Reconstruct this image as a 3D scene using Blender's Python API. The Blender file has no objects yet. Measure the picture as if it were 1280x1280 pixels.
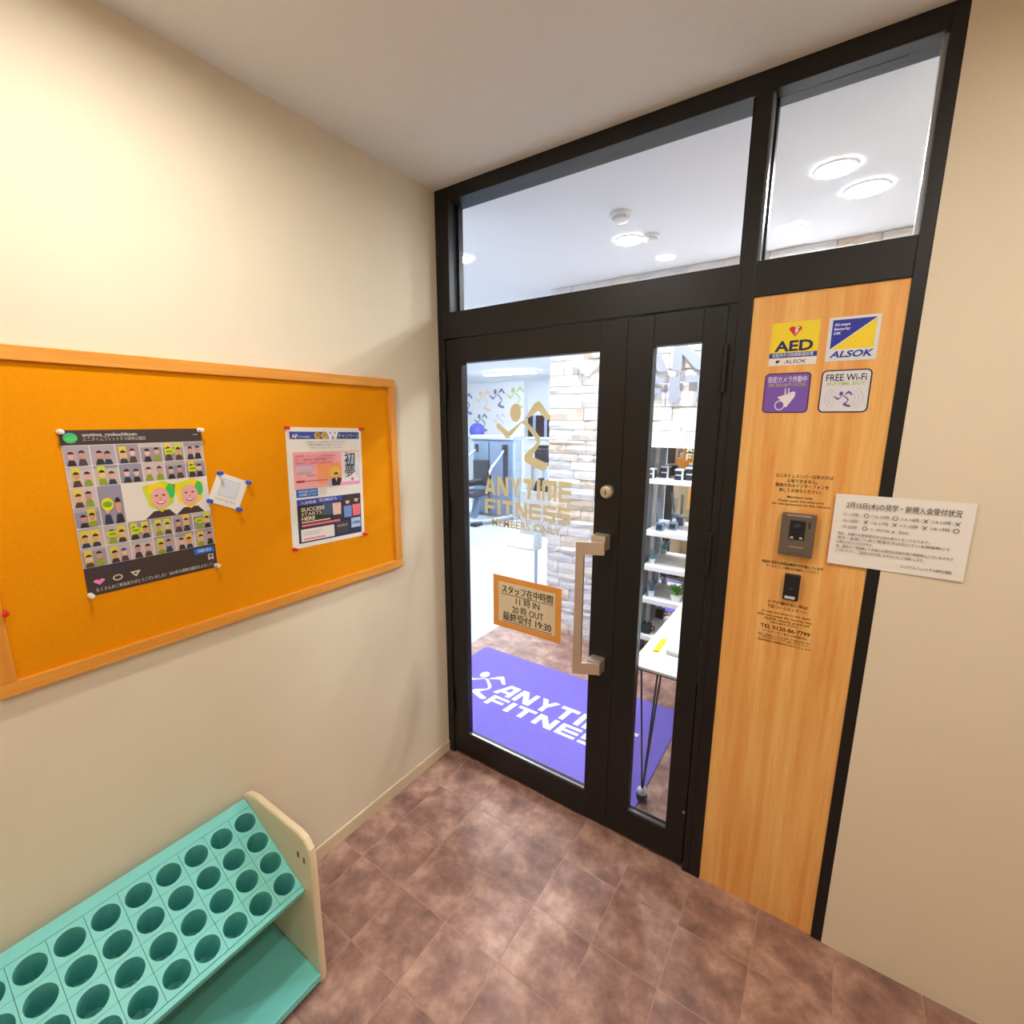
import bpy, bmesh, math, random
from mathutils import Vector, Matrix
random.seed(7)
SC = bpy.context.scene
COL = SC.collection

# ---------------------------------------------------------------- camera, world, exposure
CAM = Vector((1.53999, -1.65823, 1.75))
cd = bpy.data.cameras.new('camera')
cam = bpy.data.objects.new('camera', cd)
COL.objects.link(cam)
Rv = Vector((0.82593737, 0.56375965, 0.00158711))
Uv = Vector((-0.11021606, 0.15871011, 0.98115418))
Fv = Vector((-0.55288325, 0.81054682, -0.19321998))
cam.matrix_world = Matrix(((Rv.x, Uv.x, -Fv.x, CAM.x), (Rv.y, Uv.y, -Fv.y, CAM.y), (Rv.z, Uv.z, -Fv.z, CAM.z), (0, 0, 0, 1)))
cd.sensor_fit = 'HORIZONTAL'
cd.sensor_width = 36.0
cd.lens = 36.0 * 584.8755 / 1280.0
cd.clip_start = 0.02
SC.camera = cam
w = bpy.data.worlds.new('world')
SC.world = w
w.use_nodes = True
w.node_tree.nodes['Background'].inputs[0].default_value = (0.05, 0.05, 0.055, 1)
w.node_tree.nodes['Background'].inputs[1].default_value = 0.2
vs = SC.view_settings
vs.view_transform = 'Standard'
vs.look = 'None'
vs.gamma = 1.0
vs.use_curve_mapping = False
vs.exposure = 0.98
LOBBY_LIGHT = (1.0, 0.95, 0.86)
GYM_LIGHT = (0.90, 0.95, 1.0)
LOBBY_E = 212.0      # emission of the lobby downlight lenses
GYM_E = 205.0        # gym downlights
TUBE_E = 60.0        # gym fluorescent diffusers

# ---------------------------------------------------------------- helpers
def lin(c):
    return tuple(((x / 255.0) / 12.92 if x <= 10 else (((x / 255.0) + 0.055) / 1.055) ** 2.4) for x in c)

MATS = {}
def mat(name, col, rough=0.5, metal=0.0, noise=0.0, nscale=30.0, bump=0.0, bscale=200.0, spec=0.5, stretch=None, emit=None, estr=0.0, rand=0.0):
    """Principled material; colour varies by object-space noise, fine relief by a bump."""
    if name in MATS:
        return MATS[name]
    m = bpy.data.materials.new(name)
    m.use_nodes = True
    nt = m.node_tree
    b = nt.nodes['Principled BSDF']
    c = lin(col)
    b.inputs['Base Color'].default_value = (*c, 1)
    b.inputs['Roughness'].default_value = rough
    b.inputs['Metallic'].default_value = metal
    b.inputs['Specular IOR Level'].default_value = spec
    tc = nt.nodes.new('ShaderNodeTexCoord')
    mp = nt.nodes.new('ShaderNodeMapping')
    nt.links.new(tc.outputs['Object'], mp.inputs[0])
    if stretch:
        mp.inputs['Scale'].default_value = stretch
    if noise > 0 or rand > 0:
        nz = nt.nodes.new('ShaderNodeTexNoise')
        nz.inputs['Scale'].default_value = nscale
        nz.inputs['Detail'].default_value = 5
        nt.links.new(mp.outputs[0], nz.inputs['Vector'])
        mr = nt.nodes.new('ShaderNodeMapRange')
        mr.inputs['From Min'].default_value = 0.25
        mr.inputs['From Max'].default_value = 0.75
        mr.inputs['To Min'].default_value = 1 - noise
        mr.inputs['To Max'].default_value = 1 + noise
        nt.links.new(nz.outputs['Fac'], mr.inputs['Value'])
        fac = mr.outputs[0]
        if rand > 0:
            oi = nt.nodes.new('ShaderNodeObjectInfo')
            r2 = nt.nodes.new('ShaderNodeMapRange')
            r2.inputs['To Min'].default_value = 1 - rand
            r2.inputs['To Max'].default_value = 1 + rand
            nt.links.new(oi.outputs['Random'], r2.inputs['Value'])
            mu = nt.nodes.new('ShaderNodeMath'); mu.operation = 'MULTIPLY'
            nt.links.new(fac, mu.inputs[0]); nt.links.new(r2.outputs[0], mu.inputs[1])
            fac = mu.outputs[0]
        vm = nt.nodes.new('ShaderNodeVectorMath'); vm.operation = 'SCALE'
        vm.inputs[0].default_value = c
        nt.links.new(fac, vm.inputs['Scale'])
        nt.links.new(vm.outputs[0], b.inputs['Base Color'])
    if bump > 0:
        n2 = nt.nodes.new('ShaderNodeTexNoise')
        n2.inputs['Scale'].default_value = bscale
        n2.inputs['Detail'].default_value = 3
        nt.links.new(mp.outputs[0], n2.inputs['Vector'])
        bp = nt.nodes.new('ShaderNodeBump')
        bp.inputs['Strength'].default_value = bump
        bp.inputs['Distance'].default_value = 0.002
        nt.links.new(n2.outputs['Fac'], bp.inputs['Height'])
        nt.links.new(bp.outputs[0], b.inputs['Normal'])
    if emit:
        b.inputs['Emission Color'].default_value = (*emit, 1)
        b.inputs['Emission Strength'].default_value = estr
    MATS[name] = m
    return m

def print_mat(name, rough=0.45):
    if name in MATS:
        return MATS[name]
    m = bpy.data.materials.new(name); m.use_nodes = True
    nt = m.node_tree
    a = nt.nodes.new('ShaderNodeVertexColor'); a.layer_name = 'ink'
    b = nt.nodes['Principled BSDF']
    nt.links.new(a.outputs[0], b.inputs['Base Color'])
    b.inputs['Roughness'].default_value = rough
    MATS[name] = m
    return m

def glass_mat(name, tint=(0.97, 0.985, 0.98), ior=1.45):
    if name in MATS:
        return MATS[name]
    m = bpy.data.materials.new(name); m.use_nodes = True
    nt = m.node_tree
    nt.nodes.remove(nt.nodes['Principled BSDF'])
    out = nt.nodes['Material Output']
    t = nt.nodes.new('ShaderNodeBsdfTransparent'); t.inputs[0].default_value = (*tint, 1)
    g = nt.nodes.new('ShaderNodeBsdfGlossy'); g.inputs['Roughness'].default_value = 0.0
    lw = nt.nodes.new('ShaderNodeLayerWeight'); lw.inputs[0].default_value = 0.5
    pw = nt.nodes.new('ShaderNodeMath'); pw.operation = 'POWER'; pw.inputs[1].default_value = 5.0
    f = nt.nodes.new('ShaderNodeMath'); f.operation = 'MULTIPLY_ADD'; f.inputs[1].default_value = 0.965; f.inputs[2].default_value = ((ior - 1) / (ior + 1)) ** 2
    nt.links.new(lw.outputs['Facing'], pw.inputs[0]); nt.links.new(pw.outputs[0], f.inputs[0])
    mx = nt.nodes.new('ShaderNodeMixShader')
    nt.links.new(f.outputs[0], mx.inputs[0]); nt.links.new(t.outputs[0], mx.inputs[1]); nt.links.new(g.outputs[0], mx.inputs[2])
    nt.links.new(mx.outputs[0], out.inputs[0])
    MATS[name] = m
    return m

def emit_mat(name, col, s):
    m = bpy.data.materials.new(name); m.use_nodes = True
    b = m.node_tree.nodes['Principled BSDF']
    b.inputs['Base Color'].default_value = (0.8, 0.8, 0.8, 1)
    b.inputs['Emission Color'].default_value = (*col, 1)
    b.inputs['Emission Strength'].default_value = s
    MATS[name] = m
    return m

ORG = {}
def tag(o, label=None, cat=None, group=None, kind=None):
    if label: o['label'] = label
    if cat: o['category'] = cat
    if group: o['group'] = group
    if kind: o['kind'] = kind
    return o

def thing(name, loc, label=None, cat=None, group=None, kind=None, rz=0.0):
    o = bpy.data.objects.new(name, None)
    COL.objects.link(o)
    o.empty_display_size = 0.05
    o.location = loc
    o.rotation_euler.z = rz
    ORG[o.name] = Vector(loc) if rz == 0.0 else Vector((0, 0, 0))
    return tag(o, label, cat, group, kind)

def link_mesh(name, me, parent, origin, m):
    o = bpy.data.objects.new(name, me)
    COL.objects.link(o)
    if m is not None and not me.materials:
        me.materials.append(m)
    if parent is not None:
        o.parent = parent
        o.location = origin - ORG[parent.name]
    else:
        o.location = origin
    ORG[o.name] = origin.copy()
    return o

def rounded(wd, h, r, n=6, cx=0.0, cy=0.0):
    pts = []
    for (sx, sy, a0) in ((1, 1, 0), (-1, 1, 90), (-1, -1, 180), (1, -1, 270)):
        for k in range(n + 1):
            a = math.radians(a0 + 90.0 * k / n)
            pts.append((cx + sx * (wd / 2 - r) + r * math.cos(a), cy + sy * (h / 2 - r) + r * math.sin(a)))
    return pts

def ellipse(cx, cy, rx, ry, n=20, a0=0.0, a1=360.0):
    full = abs(a1 - a0) >= 359.9
    k = n if full else n + 1
    return [(cx + rx * math.cos(math.radians(a0 + (a1 - a0) * i / n)), cy + ry * math.sin(math.radians(a0 + (a1 - a0) * i / n))) for i in range(k)]

class MB:
    def __init__(s):
        s.v = []; s.f = []; s.smooth = False
    def box(s, x0, x1, y0, y1, z0, z1):
        n = len(s.v)
        s.v += [(x0, y0, z0), (x1, y0, z0), (x1, y1, z0), (x0, y1, z0), (x0, y0, z1), (x1, y0, z1), (x1, y1, z1), (x0, y1, z1)]
        s.f += [tuple(n + i for i in q) for q in ((0, 3, 2, 1), (4, 5, 6, 7), (0, 1, 5, 4), (1, 2, 6, 5), (2, 3, 7, 6), (3, 0, 4, 7))]
        return s
    def hexa(s, p):
        n = len(s.v); s.v += [tuple(q) for q in p]
        s.f += [tuple(n + i for i in q) for q in ((0, 3, 2, 1), (4, 5, 6, 7), (0, 1, 5, 4), (1, 2, 6, 5), (2, 3, 7, 6), (3, 0, 4, 7))]
        return s
    def prism(s, pts, O, U, V, N, depth):
        """extrude a 2-D outline (counter-clockwise in U,V) along N"""
        O, U, V, N = Vector(O), Vector(U), Vector(V), Vector(N)
        n = len(s.v); k = len(pts)
        for d in (0, depth):
            s.v += [tuple(O + U * a + V * b + N * d) for a, b in pts]
        s.f.append(tuple(n + i for i in reversed(range(k))))
        s.f.append(tuple(n + k + i for i in range(k)))
        for i in range(k):
            j = (i + 1) % k
            s.f.append((n + i, n + j, n + k + j, n + k + i))
        return s
    def cyl(s, p0, p1, r0, r1=None, n=20):
        r1 = r0 if r1 is None else r1
        p0, p1 = Vector(p0), Vector(p1)
        return s.rings([(p0, r0), (p1, r1)], (p1 - p0), n)
    def rings(s, pr, axis, n=20, cap=True):
        a = Vector(axis).normalized()
        t = Vector((1, 0, 0)) if abs(a.x) < 0.8 else Vector((0, 1, 0))
        u = a.cross(t).normalized(); v = a.cross(u)
        base = len(s.v)
        for p, r in pr:
            for i in range(n):
                th = 2 * math.pi * i / n
                s.v.append(tuple(Vector(p) + u * (r * math.cos(th)) + v * (r * math.sin(th))))
        for k in range(len(pr) - 1):
            for i in range(n):
                j = (i + 1) % n
                s.f.append((base + k * n + i, base + k * n + j, base + (k + 1) * n + j, base + (k + 1) * n + i))
        if cap:
            s.f.append(tuple(base + i for i in reversed(range(n))))
            s.f.append(tuple(base + (len(pr) - 1) * n + i for i in range(n)))
        return s
    def lathe(s, c, prof, n=24, cap=True):
        c = Vector(c)
        return s.rings([(c + Vector((0, 0, z)), r) for r, z in prof], (0, 0, 1), n, cap)
    def tube(s, path, r, n=10):
        P = [Vector(p) for p in path]
        base = len(s.v)
        ref = None
        for i, p in enumerate(P):
            d = (P[min(i + 1, len(P) - 1)] - P[max(i - 1, 0)]).normalized()
            if ref is None:
                t = Vector((0, 0, 1)) if abs(d.z) < 0.9 else Vector((1, 0, 0))
                ref = d.cross(t).normalized()
            u = (ref - d * ref.dot(d)).normalized(); v = d.cross(u); ref = u
            rr = r[i] if isinstance(r, (list, tuple)) else r
            for k in range(n):
                th = 2 * math.pi * k / n
                s.v.append(tuple(p + u * (rr * math.cos(th)) + v * (rr * math.sin(th))))
        for i in range(len(P) - 1):
            for k in range(n):
                j = (k + 1) % n
                s.f.append((base + i * n + k, base + i * n + j, base + (i + 1) * n + j, base + (i + 1) * n + k))
        s.f.append(tuple(base + i for i in reversed(range(n))))
        s.f.append(tuple(base + (len(P) - 1) * n + i for i in range(n)))
        return s
    def sphere(s, c, r, n=16, m=10, sz=1.0):
        c = Vector(c)
        pr = []
        for i in range(m + 1):
            a = math.pi * i / m
            pr.append((c + Vector((0, 0, -r * sz * math.cos(a))), max(r * math.sin(a), 1e-4)))
        return s.rings(pr, (0, 0, 1), n)
    def build(s, name, m, parent=None, bevel=0.0, smooth=False, seg=2):
        vs_ = [Vector(p) for p in s.v]
        lo = Vector((min(p.x for p in vs_), min(p.y for p in vs_), min(p.z for p in vs_)))
        hi = Vector((max(p.x for p in vs_), max(p.y for p in vs_), max(p.z for p in vs_)))
        org = Vector(((lo.x + hi.x) / 2, (lo.y + hi.y) / 2, lo.z))
        me = bpy.data.meshes.new(name)
        me.from_pydata([tuple(p - org) for p in vs_], [], s.f)
        bm = bmesh.new(); bm.from_mesh(me)
        bmesh.ops.recalc_face_normals(bm, faces=bm.faces)
        bm.to_mesh(me); bm.free()
        if smooth:
            for p in me.polygons: p.use_smooth = True
            try:
                me.set_sharp_from_angle(angle=math.radians(40))
            except Exception:
                pass
        me.materials.append(m)
        o = link_mesh(name, me, parent, org, None)
        if bevel > 0:
            b = o.modifiers.new('bevel', 'BEVEL'); b.width = bevel; b.segments = seg; b.limit_method = 'ANGLE'; b.angle_limit = math.radians(40)
        return o

def copy_tree(o, parent=None, loc=None):
    c = o.copy(); COL.objects.link(c)
    c.parent = parent
    if loc is not None: c.location = loc
    for ch in o.children: copy_tree(ch, c)
    return c

TXT = {}
def text_polys(s, bold=0.0):
    """glyph outlines of a line of text as triangles/polygons, at size 1, with the bounding box"""
    k = (s, bold)
    if k not in TXT:
        c = bpy.data.curves.new('line', 'FONT'); c.body = s; c.size = 1.0; c.resolution_u = 3
        c.fill_mode = 'FRONT'
        c.offset = bold
        o = bpy.data.objects.new('line', c)
        me = bpy.data.meshes.new_from_object(o)
        V = [(v.co.x, v.co.y) for v in me.vertices]
        F = [tuple(p.vertices) for p in me.polygons]
        bpy.data.objects.remove(o); bpy.data.curves.remove(c); bpy.data.meshes.remove(me)
        bb = (min(p[0] for p in V), max(p[0] for p in V), min(p[1] for p in V), max(p[1] for p in V))
        TXT[k] = (V, F, bb)
    return TXT[k]

class Print2D:
    """flat ink on a sheet: polygons with their own colour, u to the right, v up, in metres"""
    def __init__(s, O, U, V, N, rot=0.0, lift=0.0004):
        s.O = Vector(O); U = Vector(U); V = Vector(V)
        c, sn = math.cos(rot), math.sin(rot)
        s.U = U * c + V * sn; s.V = V * c - U * sn; s.N = Vector(N)
        s.v = []; s.f = []; s.c = []; s.lift = lift
    def poly(s, pts, col, layer=1):
        n = len(s.v)
        s.v += [tuple(s.O + s.U * a + s.V * b + s.N * (s.lift * layer)) for a, b in pts]
        s.f.append(tuple(range(n, n + len(pts)))); s.c.append(lin(col))
        return s
    def rect(s, x0, x1, y0, y1, col, layer=1):
        return s.poly([(x0, y0), (x1, y0), (x1, y1), (x0, y1)], col, layer)
    def ring(s, cx, cy, rx, ry, t, col, layer=1, a0=0, a1=360, n=24):
        A = ellipse(cx, cy, rx, ry, n, a0, a1); B = ellipse(cx, cy, rx - t, ry - t, n, a0, a1)
        if abs(a1 - a0) >= 359.9: A.append(A[0]); B.append(B[0])
        for i in range(len(A) - 1): s.poly([A[i], A[i + 1], B[i + 1], B[i]], col, layer)
        return s
    def text(s, t, x, y, h, col, w=None, align='L', layer=2, bold=0.0, sx=1.0, shear=0.0, box=False):
        """y is the baseline, h the letter height (em*0.75); w fits the width"""
        if bold > 0 and any(ord(ch) > 0x2fff for ch in t):
            e = bold * .45 * h / 0.74
            s.text(t, x - e, y, h, col, w, align, layer, 0.0, sx, shear)
            return s.text(t, x + e, y, h, col, w, align, layer + .5, 0.0, sx, shear)
        V, F, bb = text_polys(t, bold)
        sy = h / 0.74
        W = bb[1] - bb[0]
        sc = (w / W) if w else sy * sx
        tot = W * sc
        x0 = x - (0 if align == 'L' else tot / 2 if align == 'C' else tot)
        n = len(s.v)
        for a, b in V:
            u = x0 + (a - bb[0]) * sc + shear * b * sy; v = y + b * sy
            s.v.append(tuple(s.O + s.U * u + s.V * v + s.N * (s.lift * layer)))
        for f in F:
            s.f.append(tuple(n + i for i in f)); s.c.append(lin(col))
        return tot
    def build(s, name, parent, m=None):
        m = m or print_mat('printed_ink')
        vs_ = [Vector(p) for p in s.v]
        org = sum(vs_, Vector()) / len(vs_)
        me = bpy.data.meshes.new(name)
        me.from_pydata([tuple(p - org) for p in vs_], [], s.f)
        at = me.color_attributes.new('ink', 'FLOAT_COLOR', 'CORNER')
        k = 0
        for p, c in zip(me.polygons, s.c):
            for _ in p.vertices:
                at.data[k].color = (*c, 1); k += 1
        me.materials.append(m)
        return link_mesh(name, me, parent, org, None)

# the running figure and the blocky letters of the club's logo
RUN_HEAD = ellipse(-0.10, 0.115, 0.10, 0.13, 18)
RUN_LARM = [(-0.455, -0.048), (-0.403, -0.031), (-0.359, -0.076), (-0.221, -0.159), (-0.11, -0.083), (0.003, -0.003), (0.021, -0.017), (-0.11, -0.145), (-0.214, -0.255), (-0.262, -0.262), (-0.345, -0.172), (-0.445, -0.107)]
RUN_RARM = [(0.069, 0.038), (0.183, 0.2), (0.259, 0.269), (0.3, 0.276), (0.372, 0.2), (0.486, 0.055), (0.493, 0.024), (0.434, 0.01), (0.376, 0.055), (0.29, 0.141), (0.221, 0.1), (0.093, 0.024)]
RUN_LEG = [(0.014, -0.007), (0.062, 0.014), (0.234, -0.131), (0.314, -0.221), (0.321, -0.3), (0.286, -0.372), (0.217, -0.472), (0.203, -0.51), (0.338, -0.562), (0.445, -0.593), (0.459, -0.631), (0.431, -0.683), (0.352, -0.7), (0.193, -0.645), (0.072, -0.593), (0.048, -0.541), (0.072, -0.472), (0.19, -0.383), (0.259, -0.328), (0.266, -0.293), (0.224, -0.221), (0.09, -0.09), (0.024, -0.038)]
RUNNER = [RUN_HEAD, RUN_LARM[::-1], RUN_RARM[::-1], RUN_LEG[::-1]]
def R4(x0, x1, y0, y1): return [(x0, y0), (x1, y0), (x1, y1), (x0, y1)]
BLOCK = {
 'A': (1.0, [[(0, 0), (.26, 0), (.50, .74), (.66, 1), (.34, 1)], [(.74, 0), (1, 0), (.66, 1), (.34, 1), (.50, .74)], [(.30, .16), (.70, .16), (.63, .36), (.37, .36)]]),
 'a': (1.0, [[(0, 0), (.27, 0), (.55, .76), (.74, .76), (.74, 1), (.38, 1)], R4(.74, 1, 0, 1), [(.36, .22), (.74, .22), (.74, .42), (.44, .42)]]),
 'N': (1.0, [R4(0, .25, 0, 1), R4(.75, 1, 0, 1), [(.25, 1), (.25, .62), (.66, 0), (.75, 0), (.75, .38), (.34, 1)]]),
 'Y': (1.0, [[(0, 1), (.38, .42), (.38, 0), (.64, 0), (.64, .42), (1, 1), (.70, 1), (.51, .66), (.31, 1)]]),
 'T': (.95, [R4(0, .95, .76, 1), R4(.34, .6, 0, .76)]),
 'I': (.27, [R4(0, .27, 0, 1)]),
 'M': (1.15, [R4(0, .25, 0, 1), R4(.45, .70, 0, .76), R4(.90, 1.15, 0, 1), R4(.25, .90, .76, 1)]),
 'E': (.95, [R4(0, .95, .78, 1), R4(0, .95, .39, .61), R4(0, .95, 0, .22), R4(0, .25, .22, .39), R4(0, .25, .61, .78)]),
 'F': (.95, [R4(0, .95, .78, 1), R4(0, .85, .36, .58), R4(0, .25, 0, .36), R4(0, .25, .58, .78)]),
 'S': (.95, [R4(0, .95, .78, 1), R4(0, .95, .39, .61), R4(0, .95, 0, .22), R4(0, .25, .61, .78), R4(.70, .95, .22, .39)]),
}
def block_word(word, gap=.16):
    out = []; x = 0
    for ch in word:
        wd, ps = BLOCK[ch]
        out.append((ch, [[(x + a, b) for a, b in p] for p in ps]))
        x += wd + gap
    return out, x - gap
def fit(polys, total, x0, x1, y0, y1, slant=0.0):
    sx = (x1 - x0) / total
    return [[(x0 + a * sx + slant * b * (y1 - y0), y0 + b * (y1 - y0)) for a, b in p] for p in polys]

XA, YA, ZA = Vector((1, 0, 0)), Vector((0, 1, 0)), Vector((0, 0, 1))
def on_left(y, z, x):      # a place measured on the wall plane x=0, moved along the sight line to plane x
    k = (CAM.x - x) / CAM.x
    return (CAM.y + (y - CAM.y) * k, CAM.z + (z - CAM.z) * k)
def on_front(xx, z, y):    # the same for the plane of the entrance, y=0
    k = (CAM.y - y) / CAM.y
    return (CAM.x + (xx - CAM.x) * k, CAM.z + (z - CAM.z) * k)

# ---------------------------------------------------------------- materials
M_wall = mat('cream_wallpaper', (235, 222, 198), 0.85, bump=0.25, bscale=260, noise=0.015, nscale=6)
M_ceil = mat('white_ceiling_board', (238, 238, 236), 0.9, bump=0.5, bscale=120, noise=0.02, nscale=90)
M_gwall = mat('pale_gym_wall', (226, 230, 236), 0.8, bump=0.15, bscale=200)
M_black = mat('black_aluminium', (23, 21, 22), 0.42, metal=0.0, spec=0.4, bump=0.04, bscale=600)
M_gasket = mat('black_rubber', (14, 13, 14), 0.7)
M_bead = mat('brushed_bead', (150, 152, 158), 0.3, metal=0.8)
M_base = mat('cream_baseboard', (226, 205, 172), 0.5)
M_glass = glass_mat('clear_glass')
M_champ = mat('champagne_metal', (222, 206, 186), 0.36, metal=0.7, bump=0.03, bscale=500, stretch=(1, 1, 12))
M_white = mat('white_plastic', (240, 240, 238), 0.4)
M_paper = mat('white_paper', (240, 236, 228), 0.7, bump=0.03, bscale=300)

def wood_mat(name, c0, c1, scale=(26, 26, 1.2), rough=0.45):
    m = bpy.data.materials.new(name); m.use_nodes = True
    nt = m.node_tree; b = nt.nodes['Principled BSDF']
    tc = nt.nodes.new('ShaderNodeTexCoord'); mp = nt.nodes.new('ShaderNodeMapping'); mp.inputs['Scale'].default_value = scale
    nt.links.new(tc.outputs['Object'], mp.inputs[0])
    nz = nt.nodes.new('ShaderNodeTexNoise'); nz.inputs['Scale'].default_value = 1.0; nz.inputs['Detail'].default_value = 4; nz.inputs['Distortion'].default_value = 0.3
    nt.links.new(mp.outputs[0], nz.inputs['Vector'])
    mp2 = nt.nodes.new('ShaderNodeMapping'); mp2.inputs['Scale'].default_value = tuple(x * 9 for x in scale)
    nt.links.new(tc.outputs['Object'], mp2.inputs[0])
    n2 = nt.nodes.new('ShaderNodeTexNoise'); n2.inputs['Scale'].default_value = 1.0; n2.inputs['Detail'].default_value = 2
    nt.links.new(mp2.outputs[0], n2.inputs['Vector'])
    ad = nt.nodes.new('ShaderNodeMath'); ad.operation = 'MULTIPLY_ADD'; ad.inputs[1].default_value = 0.28
    nt.links.new(n2.outputs['Fac'], ad.inputs[0]); nt.links.new(nz.outputs['Fac'], ad.inputs[2])
    cr = nt.nodes.new('ShaderNodeValToRGB')
    cr.color_ramp.elements[0].position = 0.42; cr.color_ramp.elements[0].color = (*lin(c0), 1)
    cr.color_ramp.elements[1].position = 0.85; cr.color_ramp.elements[1].color = (*lin(c1), 1)
    nt.links.new(ad.outputs[0], cr.inputs[0]); nt.links.new(cr.outputs[0], b.inputs['Base Color'])
    b.inputs['Roughness'].default_value = rough
    MATS[name] = m
    return m
M_wood = wood_mat('oak_veneer', (232, 154, 74), (252, 202, 122))
M_frame = wood_mat('oak_frame_upright', (222, 140, 44), (240, 166, 66), (40, 40, 2))
M_frameh = wood_mat('oak_frame_level', (222, 140, 44), (240, 166, 66), (40, 2, 40))

def tile_mat():
    m = bpy.data.materials.new('brown_stone_vinyl'); m.use_nodes = True
    nt = m.node_tree; b = nt.nodes['Principled BSDF']
    g = nt.nodes.new('ShaderNodeNewGeometry')
    oi = nt.nodes.new('ShaderNodeObjectInfo')
    ad = nt.nodes.new('ShaderNodeVectorMath'); ad.operation = 'ADD'
    sc = nt.nodes.new('ShaderNodeVectorMath'); sc.operation = 'SCALE'; sc.inputs['Scale'].default_value = 1.0
    mu = nt.nodes.new('ShaderNodeMath'); mu.operation = 'MULTIPLY'; mu.inputs[1].default_value = 37.0
    nt.links.new(oi.outputs['Random'], mu.inputs[0])
    nt.links.new(g.outputs['Position'], ad.inputs[0]); nt.links.new(mu.outputs[0], ad.inputs[1])
    nz = nt.nodes.new('ShaderNodeTexNoise'); nz.inputs['Scale'].default_value = 9.0; nz.inputs['Detail'].default_value = 9; nz.inputs['Roughness'].default_value = 0.65
    nt.links.new(ad.outputs[0], nz.inputs['Vector'])
    cr = nt.nodes.new('ShaderNodeValToRGB')
    e = cr.color_ramp.elements
    e[0].position = 0.34; e[0].color = (*lin((128, 96, 88)), 1)
    e[1].position = 0.68; e[1].color = (*lin((204, 166, 148)), 1)
    k = e.new(0.5); k.color = (*lin((164, 126, 114)), 1)
    nt.links.new(nz.outputs['Fac'], cr.inputs[0]); nt.links.new(cr.outputs[0], b.inputs['Base Color'])
    b.inputs['Roughness'].default_value = 0.42
    bp = nt.nodes.new('ShaderNodeBump'); bp.inputs['Strength'].default_value = 0.12; bp.inputs['Distance'].default_value = 0.002
    nt.links.new(nz.outputs['Fac'], bp.inputs['Height']); nt.links.new(bp.outputs[0], b.inputs['Normal'])
    return m
M_tile = tile_mat()
M_grout = mat('tile_joint', (186, 150, 130), 0.8)

# ---------------------------------------------------------------- structure: lobby shell
HC = 2.712
def struct(name, mb, m, parent=None, **k):
    o = mb.build(name, m, parent, **k)
    if parent is None: o['kind'] = 'structure'
    return o
struct('wall_left', MB().box(-0.10, 0.0, -3.3, 0.0, 0, HC), M_wall)
struct('wall_front', MB().box(1.69, 3.2, 0.0, 0.10, 0, HC), M_wall)
struct('wall_right', MB().box(3.2, 3.3, -3.3, 0.10, 0, HC), M_wall)
struct('wall_back', MB().box(-0.10, 3.3, -3.4, -3.3, 0, HC), M_wall)
struct('ceiling', MB().box(-0.10, 3.3, -3.4, 0.10, HC, HC + 0.05), M_ceil)
bb = MB().prism([(0, 0), (0.006, 0), (0.006, 0.052), (0.004, 0.058), (0, 0.06)], (0, -3.3, 0), XA, ZA, YA, 3.3)
struct('baseboard_left', bb, M_base)

# floor: slab with separate vinyl tiles in half-bond, running under the door into the gym
fl = struct('floor', MB().box(-0.68, 3.3, -3.4, 2.3, -0.06, -0.0007), M_grout)
TS = 0.2275
tile_me = {}
def tile_geo(wd, dp):
    g = 0.0010
    a, c = wd / 2 - g, dp / 2 - g
    return MB().hexa([(-a, -c, -0.0034), (a, -c, -0.0034), (a, c, -0.0034), (-a, c, -0.0034), (-a + .0008, -c + .0008, 0), (a - .0008, -c + .0008, 0), (a - .0008, c - .0008, 0), (-a + .0008, c - .0008, 0)])
def tile_mesh(wd, dp):
    k = (round(wd, 3), round(dp, 3))
    if k not in tile_me:
        b = tile_geo(wd, dp)
        me = bpy.data.meshes.new('tile'); me.from_pydata(b.v, [], b.f); me.materials.append(M_tile)
        tile_me[k] = me
    return tile_me[k]
rest = MB()
for j in range(-16, 13):
    y0 = -0.22 + TS * j; y1 = y0 + TS
    for i in range(-6, 16):
        x0 = 0.360 + TS * i; x1 = x0 + TS
        ya, yb = max(y0, -3.3), min(y1, 2.28)
        a, b_ = max(x0, -0.68 if yb > 0.02 else 0.0), min(x1, 3.2)
        if b_ - a < 0.02 or yb - ya < 0.02: continue
        cx, cy = (a + b_) / 2, (ya + yb) / 2
        if (cy < 0.1 and cx < 2.5 and cy > -2.3) or (cy >= 0.1 and cx < 1.9 and cy < 1.65):
            link_mesh('tile', tile_mesh(b_ - a, yb - ya), fl, Vector((cx, cy, 0.0)), None)
        else:
            q = tile_geo(b_ - a, yb - ya); n = len(rest.v)
            rest.v += [(u + cx, v + cy, w_) for u, v, w_ in q.v]; rest.f += [tuple(n + k for k in f_) for f_ in q.f]
ro = rest.build('far_tiles', M_tile, fl); ro['kind'] = 'stuff'

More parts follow.
